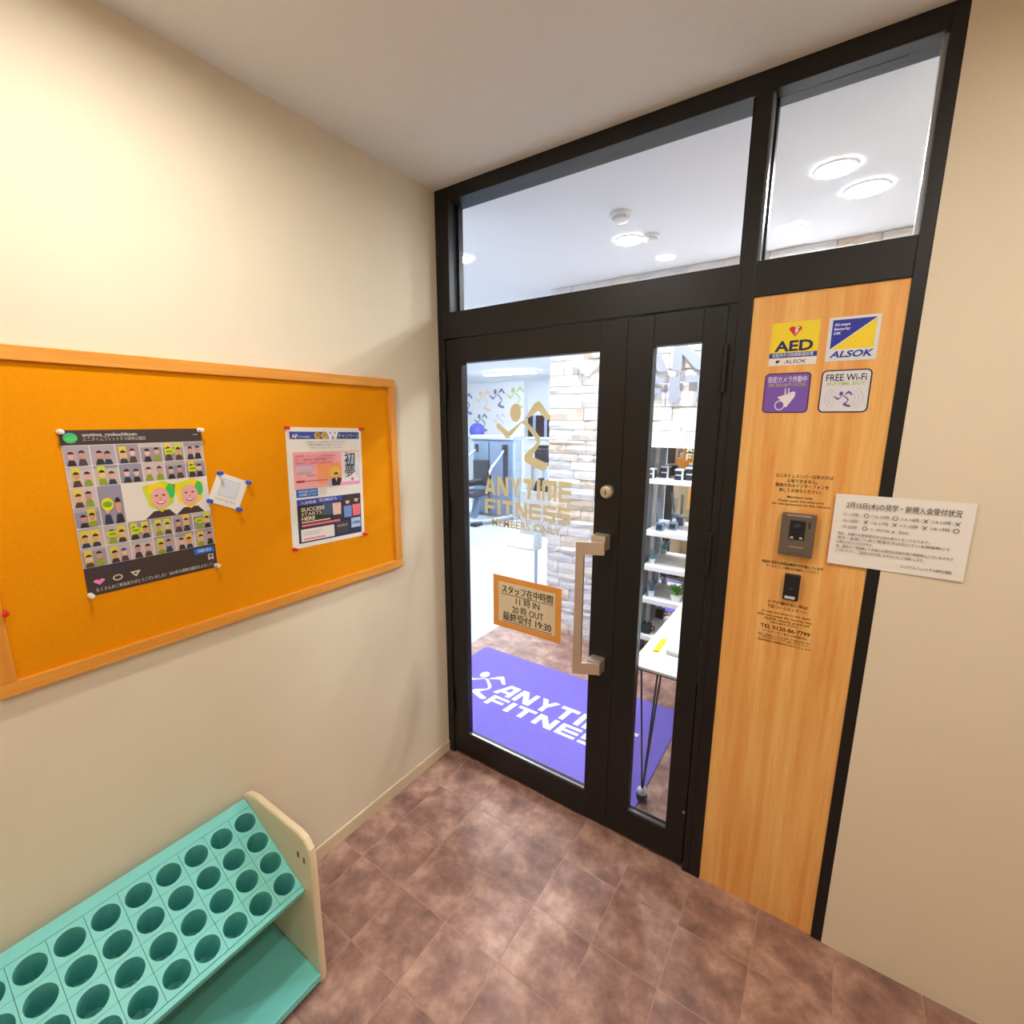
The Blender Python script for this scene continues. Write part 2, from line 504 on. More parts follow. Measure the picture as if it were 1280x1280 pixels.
# ---------------------------------------------------------------- entrance frame
ZD, ZT, ZH = 2.105, 2.215, 2.657
FD = 0.10
tr = thing('trim_1', (0.85, 0.05, 0), 'black aluminium entrance frame with transom lights and a wooden side panel', kind='structure')
MB().box(0.0, 0.038, 0, FD, 0, HC).box(0.038, 0.075, 0.0, FD, ZD, HC).build('jamb', M_black, tr, bevel=0.002)
MB().box(1.659, 1.69, 0, FD, 0, HC).build('jamb', M_black, tr, bevel=0.002)
MB().box(0.075, 1.659, 0, FD, ZH, HC).build('head_rail', M_black, tr, bevel=0.002)
MB().box(0.075, 1.25, 0, FD, ZD, ZT).build('transom_rail', M_black, tr, bevel=0.002)
MB().box(1.29, 1.659, 0, FD, 2.114, ZT).build('transom_rail', M_black, tr, bevel=0.002)
MB().box(1.226, 1.25, 0, FD, 0, ZD).box(1.25, 1.29, 0, FD, 0, ZH).build('mullion', M_black, tr, bevel=0.002)
MB().box(0.038, 1.226, 0.02, FD, 0.0, 0.012).build('threshold', M_bead, tr, bevel=0.002)
# glazing stops inside the transom lights
for (a, b_) in ((0.075, 1.25), (1.29, 1.659)):
    MB().box(a, a + 0.012, 0.056, 0.085, ZT, ZH).build('glazing_bead', M_black, tr)
    MB().box(b_ - 0.010, b_, 0.012, 0.044, ZT, ZH).build('glazing_bead', M_bead if a > 1 else M_black, tr)
MB().box(1.29, 1.296, 0.010, 0.044, ZT, ZH).build('glazing_bead', M_bead, tr)
pan = MB().box(1.291, 1.659, 0.006, 0.09, 0.0, 2.114).build('infill_panel', M_wood, tr)
pan['label'] = 'orange oak veneer panel beside the door'
for n, (a, b_) in enumerate(((0.075, 1.25), (1.29, 1.659))):
    wdw = thing('window_%d' % (n + 1), ((a + b_) / 2, 0.05, ZT), 'clear transom light above the %s' % ('double door' if n == 0 else 'wooden side panel'), kind='structure')
    MB().box(a, b_, 0.047, 0.053, ZT, ZH).build('pane', M_glass, wdw)

# ---------------------------------------------------------------- doors
D0, D1 = 0.004, 0.046
def leaf(name, x0, x1, gx0, gx1, gz0, gz1, label):
    d = thing(name, ((x0 + x1) / 2, 0.025, 0.0), label, kind='structure')
    zb, zt = 0.016, ZD - 0.004
    MB().box(x0, gx0, D0, D1, zb, zt).build('stile', M_black, d, bevel=0.0025)
    MB().box(gx1, x1, D0, D1, zb, zt).build('stile', M_black, d, bevel=0.0025)
    MB().box(gx0, gx1, D0 + .0006, D1, gz1, zt).build('top_rail', M_black, d, bevel=0.0015)
    MB().box(gx0, gx1, D0 + .0006, D1, zb, gz0).build('bottom_rail', M_black, d, bevel=0.0015)
    MB().box(gx0, gx1, 0.010, 0.020, gz0, gz0 + 0.009).build('glazing_bead', M_bead, d)
    MB().box(gx0, gx1, 0.022, 0.028, gz0, gz1).build('pane', M_glass, d)
    return d
door1 = leaf('door_1', 0.042, 0.886, 0.131, 0.793, 0.138, 1.998, 'wide glazed door leaf with gold logo and champagne pull handle')
door2 = leaf('door_2', 0.891, 1.222, 0.992, 1.150, 0.140, 1.998, 'narrow glazed door leaf beside the wooden panel')
MB().box(0.880, 0.898, 0.001, 0.0038, 0.02, ZD - 0.006).build('astragal', M_black, door1)
for zc in (1.905, 1.31, 0.30):
    MB().cyl((0.040, -0.006, zc - 0.07), (0.040, -0.006, zc + 0.07), 0.0075, n=12).build('hinge', M_black, door1, smooth=True)
for zc in (1.91, 1.30, 0.27):
    if zc > 0.5: MB().cyl((1.226, -0.007, zc - 0.072), (1.226, -0.007, zc + 0.072), 0.0085, n=12).build('hinge', M_black, door2, smooth=True)
MB().cyl((1.216, 0.004, 0.262), (1.216, -0.004, 0.262), 0.006, n=12).build('screw_cap', M_bead, door2)
# pull handle
hb = MB()
for zc in (1.289, 0.772):
    hb.box(0.808, 0.866, -0.045, 0.004, zc - 0.029, zc + 0.029)
hmount = hb.build('handle_mount', M_champ, door1, bevel=0.0015)
hg = MB()
for (z0, z1) in ((1.247, 1.298), (0.752, 0.800)):
    hg.hexa([(0.772, -0.103, z0), (0.868, -0.056, z0), (0.868, -0.045, z0), (0.772, -0.092, z0), (0.772, -0.103, z1), (0.868, -0.056, z1), (0.868, -0.045, z1), (0.772, -0.092, z1)])
hg.hexa([(0.772, -0.103, 0.76), (0.800, -0.0893, 0.76), (0.800, -0.0783, 0.76), (0.772, -0.092, 0.76), (0.772, -0.103, 1.28), (0.800, -0.0893, 1.28), (0.800, -0.0783, 1.28), (0.772, -0.092, 1.28)])
hgo = hg.build('handle', M_champ, door1, bevel=0.0012); hgo['label'] = 'champagne metal pull handle'
lk = MB().rings([(Vector((0.848, 0.006, 1.483)), 0.026), (Vector((0.848, -0.008, 1.483)), 0.026), (Vector((0.848, -0.018, 1.483)), 0.022), (Vector((0.848, -0.020, 1.483)), 0.019)], (0, -1, 0), 24).build('lock_cylinder', M_champ, door1, smooth=True)
MB().box(0.8465, 0.8495, -0.0215, -0.0195, 1.474, 1.490).build('keyhole', M_gasket, lk)

# gold film on the glass
GOLD = (236, 234, 196)
M_gold = print_mat('gold_film', 0.5)
pg = Print2D((0, 0.0216, 0), XA, ZA, -YA)
for p in RUNNER: pg.poly([(0.441 + a * 0.29, 1.746 + b * 0.29) for a, b in p], GOLD)
pg.build('runner_logo', door1, M_gold)
pl = Print2D((0, 0.0216, 0), XA, ZA, -YA)
for word, (y0, y1) in (('ANYTIME', (1.417, 1.503)), ('FITNESS', (1.328, 1.398))):
    ls, tot = block_word(word)
    for ch, ps in ls:
        for p in fit(ps, tot, 0.244, 0.684, y0, y1): pl.poly(p, GOLD)
pl.text('MEMBERS ONLY', 0.283, 1.276, 0.036, (232, 224, 180), w=0.36, bold=0.02)
pl.build('lettering', door1, M_gold)

# staff-hours sheet taped to the glass
SO = Vector((0.471, 0.0205, 0.919))
st = thing('staff_hours_sign', SO - ZA * 0.125, 'cream sign in an orange border listing staff hours, taped to the door glass', 'sign')
sk = math.radians(0.5)
MB().box(SO.x - 0.181, SO.x + 0.181, 0.0195, 0.0212, SO.z - 0.126, SO.z + 0.126).build('card', mat('orange_card', (244, 170, 80), 0.6), st)
ps = Print2D((SO.x, 0.0195, SO.z), XA, ZA, -YA)
INK = (44, 40, 36)
ps.rect(-0.150, 0.152, -0.098, 0.098, (236, 222, 190))
ps.text('スタッフ在中時間', 0.004, 0.050, 0.032, INK, w=0.268, align='C', bold=0.05)
ps.rect(-0.134, 0.142, 0.0395, 0.0425, INK, 2)
ps.text('11 時 IN', 0.010, 0.004, 0.032, INK, w=0.125, align='C', bold=0.03)
ps.text('20 時 OUT', 0.010, -0.040, 0.032, INK, w=0.165, align='C', bold=0.03)
ps.text('最終受付 19:30', 0.004, -0.083, 0.034, INK, w=0.258, align='C', bold=0.05)
ps.rect(-0.130, 0.136, -0.0945, -0.0915, INK, 2)
ps.build('lettering', st)

# ---------------------------------------------------------------- things on the wooden panel
PY = 0.0060     # face of the wooden panel
pt = Print2D((0, PY, 0), XA, ZA, -YA, lift=0.0003)
BK = (40, 30, 20)
def panel_lines(lines):
    for (t, x0, x1, z, h, b_) in lines:
        pt.text(t, (x0 + x1) / 2, z, h, BK, w=x1 - x0, align='C', bold=b_)
panel_lines([
 ('エニタイムメンバー以外の方は', 1.400, 1.549, 1.578, 0.0095, .02),
 ('入場できません。', 1.431, 1.512, 1.563, 0.0095, .02),
 ('御用の方はインターフォンを', 1.402, 1.541, 1.549, 0.0095, .02),
 ('押してお待ちください。', 1.413, 1.524, 1.533, 0.0095, .02),
 ('Members only.', 1.438, 1.506, 1.5145, 0.0075, .004),
 ('Please push the intercom', 1.414, 1.534, 1.5025, 0.0075, .004),
 ('for the assistance to the visitors.', 1.398, 1.552, 1.4915, 0.0075, .004),
 ('録画中 防犯の為録画機能付が作動しています', 1.388, 1.555, 1.299, 0.0085, .03),
 ('キーをかざして解錠音を確認してください', 1.402, 1.545, 1.2865, 0.0075, .006),
 ('ドアが開かない時は', 1.419, 1.528, 1.1665, 0.0095, .02),
 ('下記コールセンターへ', 1.417, 1.528, 1.1515, 0.0095, .02),
 ('In case the door is not open', 1.404, 1.538, 1.1335, 0.0078, .003),
 ('after you swipe the security key,', 1.392, 1.545, 1.1210, 0.0078, .003),
 ('ALSOK security guard will', 1.412, 1.538, 1.1095, 0.0078, .003),
 ('take care of you.', 1.432, 1.508, 1.0995, 0.0078, .003),
 ('TEL 0120-86-7799', 1.404, 1.543, 1.0785, 0.0135, .014),
 ('コールセンター受付 24時間対応', 1.410, 1.537, 1.0655, 0.0075, 0),
 ('防犯上の理由により立入をお断りする場合があります', 1.400, 1.547, 1.0520, 0.0060, 0),
 ('ご不明な点はスタッフまでお問い合わせください', 1.403, 1.547, 1.0430, 0.0060, 0),
 ('営業時間外は警備会社が対応いたします', 1.400, 1.550, 1.0320, 0.0060, 0)])
pt.build('lettering', pan)

def sticker(name, x0, x1, z0, z1, label, col, r=0.0):
    cx, cz = (x0 + x1) / 2, (z0 + z1) / 2
    t = thing(name, (cx, PY, z0), label, 'sticker', 'stickers on the wooden panel')
    pts = rounded(x1 - x0, z1 - z0, r) if r else R4(-(x1 - x0) / 2, (x1 - x0) / 2, -(z1 - z0) / 2, (z1 - z0) / 2)
    MB().prism(pts, (cx, PY, cz), XA, ZA, -YA, 0.0008).build('film', mat('sticker_' + name, col, 0.35), t)
    return t, Print2D((cx, PY - 0.0008, cz), XA, ZA, -YA, lift=0.0002)
NAVY = (38, 46, 150)
t, p = sticker('aed_sticker', 1.348, 1.470, 1.911, 2.033, 'yellow AED sticker with a red heart and a white bottom band', (250, 224, 44))
p.rect(-.061, .061, -.061, -.040, (240, 238, 236)); p.rect(-.061, .061, -.039, -.025, (34, 60, 170))
p.text('AED', 0, -.020, .030, (30, 36, 92), w=.098, align='C', bold=.03)
p.text('自動体外式除細動器設置', 0, -.0355, .0085, (236, 238, 250), w=.104, align='C', bold=.01)
p.text('ALSOK', .008, -.056, .011, (40, 50, 110), w=.056, align='C', shear=.25, bold=.01)
p.poly([(-.042, -.054), (-.036, -.054), (-.030, -.046), (-.042, -.046)], (30, 60, 40), 2)
hl = ellipse(-.0075, .040, .0085, .0085, 12, 0, 180); hr = ellipse(.0085, .040, .0085, .0085, 12, 0, 180)
p.poly(hl + [(.0005, .020)], (222, 44, 44), 2); p.poly(hr + [(.0005, .020)], (222, 44, 44), 2)
p.poly([(.004, .046), (.012, .046), (.004, .036), (.010, .036), (-.002, .024), (.003, .034), (-.002, .034)], (250, 236, 236), 3)
p.build('print', t)
t, p = sticker('security_sticker', 1.491, 1.608, 1.915, 2.033, 'white security sticker with a blue and yellow triangle', (226, 230, 240))
p.poly([(-.050, .052), (-.050, -.026), (.050, .052)], (40, 50, 172)); p.poly([(.050, .050), (-.046, -.027), (.050, -.027)], (252, 222, 40))
for k, s_ in enumerate(('ALways', 'Security', 'OK')): p.text(s_, -.046, .036 - .0115 * k, .0075, (240, 244, 255), bold=.02, shear=.15, sx=1.15)
p.text('ALSOK', 0, -.049, .018, (32, 56, 160), w=.098, align='C', bold=.03, shear=.3)
p.build('print', t)
t, p = sticker('camera_sticker', 1.343, 1.463, 1.772, 1.889, 'purple sticker with a white security camera drawing', (60, 34, 60), .012)
p.poly(rounded(.114, .111, .010), (128, 88, 190), 1)
p.text('防犯カメラ作動中', 0, .032, .015, (240, 236, 250), w=.100, align='C', bold=.016)
p.text('24H SECURITY SYSTEM', 0, .0195, .0085, (190, 190, 60), w=.098, align='C', bold=.02)
WH = (240, 234, 244)
p.rect(-.004, -.001, -.006, .014, WH, 2); p.rect(.005, .008, -.006, .014, WH, 2)
p.poly([(-.022, -.012), (.018, .004), (.024, .002), (.024, -.010), (.004, -.042), (-.002, -.040), (-.004, -.030)], WH, 2)
p.ring(-.014, -.036, .0135, .0145, .0028, WH, 4); p.poly(ellipse(-.014, -.036, .011, .012), (128, 88, 190), 3)
p.build('print', t)
t, p = sticker('wifi_sticker', 1.488, 1.606, 1.772, 1.891, 'pale FREE Wi-Fi sticker with rounded corners and dark outline', (52, 40, 44), .014)
p.poly(rounded(.111, .112, .011), (226, 226, 236), 1)
p.text('FREE Wi-Fi', 0, .029, .0195, (34, 32, 36), w=.094, align='C', bold=.012)
p.text('ANYTIME SPOT', 0, .0165, .0095, (176, 206, 60), w=.092, align='C', bold=.018)
for rr in (.036, .029, .022):
    for a0, a1 in ((-50, 50), (130, 230)):
        p.ring(0, -.020, rr * 1.25, rr, .0012, (196, 190, 210), 2, a0, a1, 14)
for q in RUNNER: p.poly([(a * .046 - .002, -.012 + b * .046) for a, b in q], (112, 76, 166), 3)
p.build('print', t)

# intercom
M_ic = mat('bronze_plastic', (112, 98, 88), 0.42, metal=0.25, bump=0.05, bscale=900)
ic = thing('intercom', (1.484, PY, 1.345), 'bronze grey door intercom with camera window on the wooden panel', 'intercom')
MB().box(1.438, 1.529, PY - 0.024, PY, 1.338, 1.470).build('body', M_ic, ic, bevel=0.004, seg=3)
cw = MB().box(1.462, 1.503, PY - 0.0262, PY - 0.023, 1.391, 1.450).build('camera_window', mat('smoked_acrylic', (20, 20, 26), 0.12), ic, bevel=0.001)
MB().rings([(Vector((1.4815, PY - .0255, 1.432)), .012), (Vector((1.4815, PY - .030, 1.432)), .0095), (Vector((1.4815, PY - .0325, 1.432)), .005), (Vector((1.4815, PY - .033, 1.432)), .0005)], (0, -1, 0), 20).build('lens', mat('lens_glass', (60, 66, 80), 0.05, metal=0.5), cw, smooth=True)
for xx in (1.470, 1.494): MB().box(xx - .004, xx + .004, PY - .0272, PY - .026, 1.394, 1.400).build('infrared_lamp', mat('clear_led', (190, 186, 190), 0.3), cw)
MB().box(1.511, 1.515, PY - .0248, PY - .0235, 1.428, 1.447).build('microphone_slot', M_gasket, ic)
MB().box(1.452, 1.515, PY - .0252, PY - .0235, 1.463, 1.467).build('top_strip', mat('silver_strip', (190, 180, 180), 0.3, metal=0.6), ic)
pi = Print2D((1.484, PY - .0242, 1.404), XA, ZA, -YA, lift=.0002)
pi.rect(-.020, .020, -.0375, -.0355, (196, 170, 150)); pi.rect(-.003, .003, -.045, -.040, (190, 96, 70))
pi.build('call_mark', ic)
bt = MB().box(1.461, 1.507, PY - .0255, PY - .0235, 1.347, 1.364).build('call_button', M_ic, ic, bevel=0.001)
for o_ in (ic,): o_.location.x -= 0.007
rd = thing('card_reader', (1.477, PY, 1.190), 'small black card reader below the intercom', 'card reader')
MB().box(1.457, 1.500, PY - 0.018, PY, 1.192, 1.276).build('body', mat('black_plastic', (30, 28, 34), 0.35), rd, bevel=0.003, seg=3)
MB().box(1.463, 1.491, PY - 0.0188, PY - 0.0178, 1.197, 1.206).build('indicator', mat('pale_indicator', (206, 206, 224), 0.3), rd)
pr = Print2D((1.478, PY - .0181, 1.228), XA, ZA, -YA, lift=.0002); pr.ring(0, 0, .006, .004, .0012, (150, 150, 160), 1, 30, 150, 10); pr.build('key_mark', rd)

# handwritten timetable sheet taped across frame and wall
NO = Vector((1.7115, -0.003, 1.4345))
nt_ = thing('timetable_notice', NO - ZA * .105, 'white sheet of handwritten visiting times taped across frame and wall', 'notice')
nb = MB()
for k in range(12):
    x0, x1 = NO.x - .1505 + .301 * k / 12, NO.x - .1505 + .301 * (k + 1) / 12
    c0 = .0035 * (k / 12.0) ** 3; c1 = .0035 * ((k + 1) / 12.0) ** 3
    nb.hexa([(x0, -.0030 - c0, NO.z - .1055), (x1, -.0030 - c1, NO.z - .1055), (x1, -.0026 - c1, NO.z - .1055), (x0, -.0026 - c0, NO.z - .1055), (x0, -.0030 - c0, NO.z + .1055), (x1, -.0030 - c1, NO.z + .1055), (x1, -.0026 - c1, NO.z + .1055), (x0, -.0026 - c0, NO.z + .1055)])
nb.build('sheet', mat('notice_paper', (246, 240, 236), 0.75), nt_)
pn = Print2D((NO.x, -.0066, NO.z), XA, ZA, -YA, lift=.0002)
DK = (58, 52, 50); MD = (120, 108, 100)
def mark(kind, x, y):
    if kind == 'o': pn.ring(x, y, .0062, .0062, .0016, DK, 2)
    else:
        pn.poly([(x - .005, y - .006), (x - .0035, y - .006), (x + .006, y + .005), (x + .0045, y + .006)], DK, 2)
        pn.poly([(x - .005, y + .004), (x - .004, y + .0055), (x + .005, y - .004), (x + .004, y - .005)], DK, 2)
pn.text('2月15日(木)の見学・新規入会受付状況', -.122, .068, .015, DK, w=.247, bold=.008)
slots = [('11-12時 :', 'o'), ('/12-13時 :', 'o'), ('/13-14時 :', 'x'), ('/14-15時 :', 'x'), ('15-16時 :', 'x'), ('/16-17時 :', 'x'), ('/17-18時 :', 'x'), ('/18-19時 :', 'o'), ('19-20時 :', 'o')]
for k, (s_, m_) in enumerate(slots):
    i, j = k % 4, k // 4
    x = -.126 + .064 * i; y = .044 - .0185 * j
    pn.text(s_, x, y, .0085, MD, w=.046 if i else .041)
    mark(m_, x + .0535, y + .004)
pn.text('○…受付可能  ▲…要相談', -.060, .007, .0065, MD, w=.085)
for k, (s_, wd, dx) in enumerate((('現在、店舗での見学受付は上記の通りとなっております。', .205, 0), ('見学・新規ご入会ご希望の方は空いている時間帯にて', .248, 0), ('お受けさせていただきます。', .085, 0), ('尚、事前のご予約無しでお越しの場合はお待ち頂く時間帯もございますので', .258, 0), ('ご了承ください。ご迷惑をおかけ致しますがよろしくお願いします。', .200, 0))):
    pn.text(s_, -.134, -.013 - .0128 * k, .0066, (92, 82, 78), w=wd, bold=.012)
pn.text('エニタイムフィットネス緑地公園店', .126, -.088, .0066, (92, 82, 78), w=.106, align='R', bold=.008)
pn.build('handwriting', nt_)

# ---------------------------------------------------------------- cork board on the left wall
BX = 0.022
yR, zT = on_left(-0.267, 1.914, BX); _, zB = on_left(-0.267, 1.105, BX)
yL = on_left(-1.517, 1.105, BX)[0]
cb = thing('cork_board', (0.0, (yL + yR) / 2, zB), 'wide orange cork board in a pale wooden frame on the cream wall', 'notice board')
FW = 0.034
MB().box(0, BX, yL, yR, zT - FW, zT).build('frame_rail', M_frameh, cb, bevel=0.002)
MB().box(0, BX, yL, yR, zB, zB + FW).build('frame_rail', M_frameh, cb, bevel=0.002)
MB().box(0, BX, yL, yL + FW, zB + FW, zT - FW).build('frame_rail', M_frame, cb, bevel=0.002)
MB().box(0, BX, yR - FW, yR, zB + FW, zT - FW).build('frame_rail', M_frame, cb, bevel=0.002)
CX = 0.012
MB().box(0.001, CX, yL + FW, yR - FW, zB + FW, zT - FW).build('cork', mat('orange_cork', (238, 150, 0), 0.9, spec=0.15, noise=0.06, nscale=260, bump=0.35, bscale=420), cb)

def pin(p, col, name, label, group):
    p = Vector(p)
    t = thing('push_pin', p, label, 'push pin', group)
    m = mat('pin_' + name, col, 0.3)
    hd = MB().rings([(p + XA * .0008, .0062), (p + XA * .0030, .0064), (p + XA * .0040, .0036), (p + XA * .0120, .0032), (p + XA * .0150, .0056), (p + XA * .0185, .0060), (p + XA * .0195, .0045)], (1, 0, 0), 12)
    hd.build('head', m, t, smooth=True)
    MB().cyl(p - XA * .004, p + XA * .001, .0006, n=6).build('needle', M_bead, t)
    return t

# collage poster
PX = CX + 0.0012
yc, zc = on_left(-1.177, 1.5125, PX)
kk = (CAM.x - PX) / CAM.x
PW, PH = .3095 * kk, .4225 * kk
po = thing('collage_poster', (CX, yc, zc - PH / 2), 'dark poster with a collage of small member photos and two big faces', 'poster')
MB().box(CX, PX, yc - PW / 2, yc + PW / 2, zc - PH / 2, zc + PH / 2).build('sheet', mat('dark_poster_paper', (66, 54, 52), 0.45), po)
p = Print2D((PX, yc, zc), YA, ZA, XA, lift=.00025)
def F2(u, v): return (-PW / 2 + PW * u, PH / 2 - PH * v)
def fr(u0, u1, v0, v1, col, layer=1):
    a = F2(u0, v1); b_ = F2(u1, v0); p.rect(a[0], b_[0], a[1], b_[1], col, layer)
def fe(u, v, ru, rv, col, layer=1, a0=0, a1=360): p.poly(ellipse(*F2(u, v), PW * ru, PH * rv, 16, a0, a1), col, layer)
fr(0.0, 1.0, .087, .823, (226, 214, 208))
rnd = random.Random(3)
SK = [(226, 170, 158), (214, 156, 140), (232, 186, 172), (206, 150, 136)]
BG = [(188, 176, 184), (176, 164, 176), (204, 186, 190), (160, 150, 160), (196, 184, 178), (150, 146, 166)]
def thumb(u0, u1, v0, v1):
    g = .004
    u0 += g; u1 -= g; v0 += g * .8; v1 -= g * .8
    W, H = u1 - u0, v1 - v0
    fr(u0, u1, v0, v1, rnd.choice(BG), 2)
    fr(u0, u1, v0, v0 + H * rnd.uniform(.1, .3), rnd.choice(BG), 3)
    n = 2
    for i in range(n):
        cx = u0 + W * (.28 + .44 * i + rnd.uniform(-.06, .06)); cy = v0 + H * rnd.uniform(.42, .56)
        hr = W * .125
        yl = rnd.random() < .55
        if yl: fr(cx - hr * 1.35, cx + hr * 1.25, max(v0, cy - H * .42), cy + H * .25, rnd.choice([(226, 206, 56), (206, 214, 50), (236, 200, 70)]), 4)
        bc = rnd.choice([(52, 44, 48), (66, 52, 52), (44, 58, 84), (84, 64, 60), (140, 160, 50)])
        a = F2(cx - hr * 1.5, v1); b_ = F2(cx + hr * 1.5, v1); c_ = F2(cx + hr * .9, cy + H * .22); d_ = F2(cx - hr * .9, cy + H * .22)
        if cx - hr * 1.5 > u0 and cx + hr * 1.5 < u1: p.poly([a, b_, c_, d_], bc, 5)
        fe(cx, cy, hr, H * .19, rnd.choice(SK), 6)
        fe(cx, cy - H * .06, hr * 1.05, H * .16, rnd.choice([(50, 38, 36), (70, 52, 46), (40, 34, 38)]), 7, 10, 170)
    if rnd.random() < .22:
        fe(u0 + W * .32, v0 + H * .48, W * .26, H * .17, (232, 216, 40), 8); fe(u0 + W * .32, v0 + H * .48, W * .2, H * .08, (120, 180, 30), 9)
cw_, ch_ = 1 / 6.0, (.823 - .087) / 6.0
for j in range(6):
    for i in range(6):
        if j in (2, 3) and i >= 2: continue
        if i == 1 and j == 3: continue
        v0 = .087 + ch_ * j
        thumb(cw_ * i, cw_ * (i + 1), v0, v0 + ch_ * (2 if (i == 1 and j == 2) else 1))
u0, v0 = 2 / 6.0, .087 + 2 * ch_
fr(u0, 1.0, v0, v0 + 2 * ch_, (230, 222, 214), 2)
for cx, cols in ((.60, ((206, 220, 30), (250, 214, 30), (60, 200, 80))), (.835, ((250, 210, 40), (222, 222, 40), (70, 196, 90)))):
    cy = v0 + ch_ * .95
    p.poly([F2(cx - .13, v0 + 2 * ch_), F2(cx + .11, v0 + 2 * ch_), F2(cx + .06, v0 + 1.62 * ch_), F2(cx - .06, v0 + 1.62 * ch_)], (70, 50, 52), 3)
    p.poly([F2(cx - .125, v0 + .25 * ch_), F2(cx + .04, v0 + .04 * ch_), F2(cx + .125, v0 + .3 * ch_), F2(cx + .10, v0 + 1.25 * ch_), F2(cx, v0 + 1.72 * ch_), F2(cx - .09, v0 + 1.3 * ch_)], cols[0], 4)
    fe(cx + .085, v0 + .62 * ch_, .035, .05, cols[2], 5); fe(cx - .02, v0 + .45 * ch_, .07, .04, cols[1], 5)
    fe(cx, cy, .072, .072, (234, 172, 166), 6)
    fe(cx - .028, cy - .018, .013, .006, (120, 70, 66), 7); fe(cx + .028, cy - .018, .013, .006, (120, 70, 66), 7)
    fe(cx, cy + .006, .009, .010, (216, 146, 140), 7)
    fe(cx, cy + .022, .036, .020, (176, 84, 84), 7, 180, 360); fe(cx, cy + .024, .028, .010, (244, 232, 228), 8, 180, 360)
fe(.062, .045, .044, .030, (70, 190, 140), 2); fe(.062, .050, .034, .014, (90, 210, 90), 3)
def ft(s_, u, v, h, col, wd, bold=.01, align='L'): 
    a = F2(u, v); p.text(s_, a[0], a[1], PH * h, col, w=PW * wd, bold=bold, align=align, layer=9)
ft('anytime_ryokuchikoen', .135, .037, .020, (220, 214, 212), .36, .02)
ft('エニタイムフィットネス緑地公園店', .135, .064, .019, (196, 190, 188), .42)
for k in range(3): fe(.93 + .016 * k, .040, .0045, .0033, (220, 214, 212), 2)
fr(.81, .985, .838, .878, (30, 112, 220), 2); ft('詳細を見る', .8975, .866, .020, (226, 236, 250), .12, .02, 'C')
ft('いいね！を見る', .055, .862, .020, (38, 84, 150), .25, .012)
hx, hy = F2(.085, .915)
for s_ in (-1, 1): p.poly(ellipse(hx + s_ * PW * .018, hy, PW * .02, PH * .012, 10, 0, 180) + [(hx, hy - PH * .024)], (250, 140, 220), 2)
p.ring(*F2(.21, .917), PW * .034, PH * .019, PW * .009, (220, 214, 206), 2)
a = F2(.30, .900); b_ = F2(.375, .900); c_ = F2(.338, .938)
p.poly([c_, b_, a], (226, 220, 212), 2); p.poly([F2(.338, .925), F2(.352, .909), F2(.318, .908)], (66, 54, 52), 3)
fr(.925, .972, .893, .935, (214, 206, 200), 2); fr(.935, .962, .899, .916, (66, 54, 52), 3); p.poly([F2(.935, .936), F2(.962, .936), F2(.9485, .922)], (66, 54, 52), 3)
ft('たくさんのご参加ありがとうございました！ 2024年も緑地公園店をよろしく！', .055, .978, .020, (222, 216, 212), .90, .012)
p.build('print', po)
for (u, v, s_) in ((.005, .008, 'by the green round badge'), (.985, .010, 'at the top corner near the white card'), (.985, .985, 'at the bottom corner below the bookmark icon'), (.012, .990, 'below the pink heart')):
    a = F2(u, v)
    pin((PX, yc + a[0], zc + a[1]), (240, 236, 230), 'white', 'white push pin in the collage poster ' + s_, 'white push pins')

# flyer
yf, zf = on_left(-.6145, 1.507, PX)
PW, PH = .3085 * kk, .428 * kk
rot = math.radians(-1.6)
fy = thing('campaign_flyer', (CX, yf, zf - PH / 2), 'white campaign flyer with pink upper block and navy lower block', 'flyer')
fU = YA * math.cos(rot) + ZA * math.sin(rot); fV = ZA * math.cos(rot) - YA * math.sin(rot)
MB().prism(rounded(PW, PH, .008), (CX, yf, zf), fU, fV, XA, PX - CX).build('sheet', M_paper, fy)
p = Print2D((PX, yf, zf), YA, ZA, XA, rot, lift=.00025)
BL = (66, 84, 176); NV = (44, 52, 88)
fr(.045, .50, .035, .095, BL); fr(.655, .965, .035, .095, (50, 84, 160))
ft('AF', .06, .085, .030, (236, 236, 250), .075, .04); ft('FITNESS', .145, .083, .014, (220, 224, 246), .14, .02)
fe(.385, .066, .040, .028, (244, 200, 50), 2); fe(.475, .066, .040, .028, (244, 200, 50), 2); ft('春', .385, .078, .030, (120, 80, 20), .05, .02, 'C'); ft('の', .475, .078, .030, (120, 80, 20), .05, .02, 'C')
ft('W', .585, .098, .075, (246, 244, 250), .17, .06, 'C'); fr(.50, .655, .035, .095, (150, 156, 206))
ft('キャンペーン', .66, .082, .030, (236, 214, 150), .30, .03)
for k, s_ in enumerate(('期間中に入会手続きをされた方に', '限定の特典をご用意しています', '詳しくはスタッフまで')): ft(s_, .5, .125 + .024 * k, .011, (150, 150, 156), .52 - .05 * k, .002, 'C')
fr(.065, .955, .200, .505, (248, 176, 180)); fr(.36, .68, .30, .47, (252, 166, 110), 2); fe(.60, .385, .07, .05, (252, 200, 70), 3)
fr(.695, .945, .210, .475, (244, 238, 240), 2); fr(.70, .955, .480, .505, (244, 160, 206), 2)
ft('2024年 トレーニングするなら', .085, .243, .017, (206, 60, 110), .52, .03); ft('今こそ始めよう新年特別プラン', .085, .272, .017, (206, 60, 110), .50, .03); ft('特典その一 入会金と月会費が割引', .085, .299, .013, (206, 60, 110), .48, .02)
fr(.10, .30, .318, .350, (206, 196, 224), 3); fr(.10, .28, .365, .385, (190, 180, 190), 3); fr(.22, .33, .392, .402, (190, 150, 140), 3)
fr(.09, .19, .435, .452, (168, 60, 60), 3); fr(.19, .49, .440, .446, (196, 90, 80), 3)
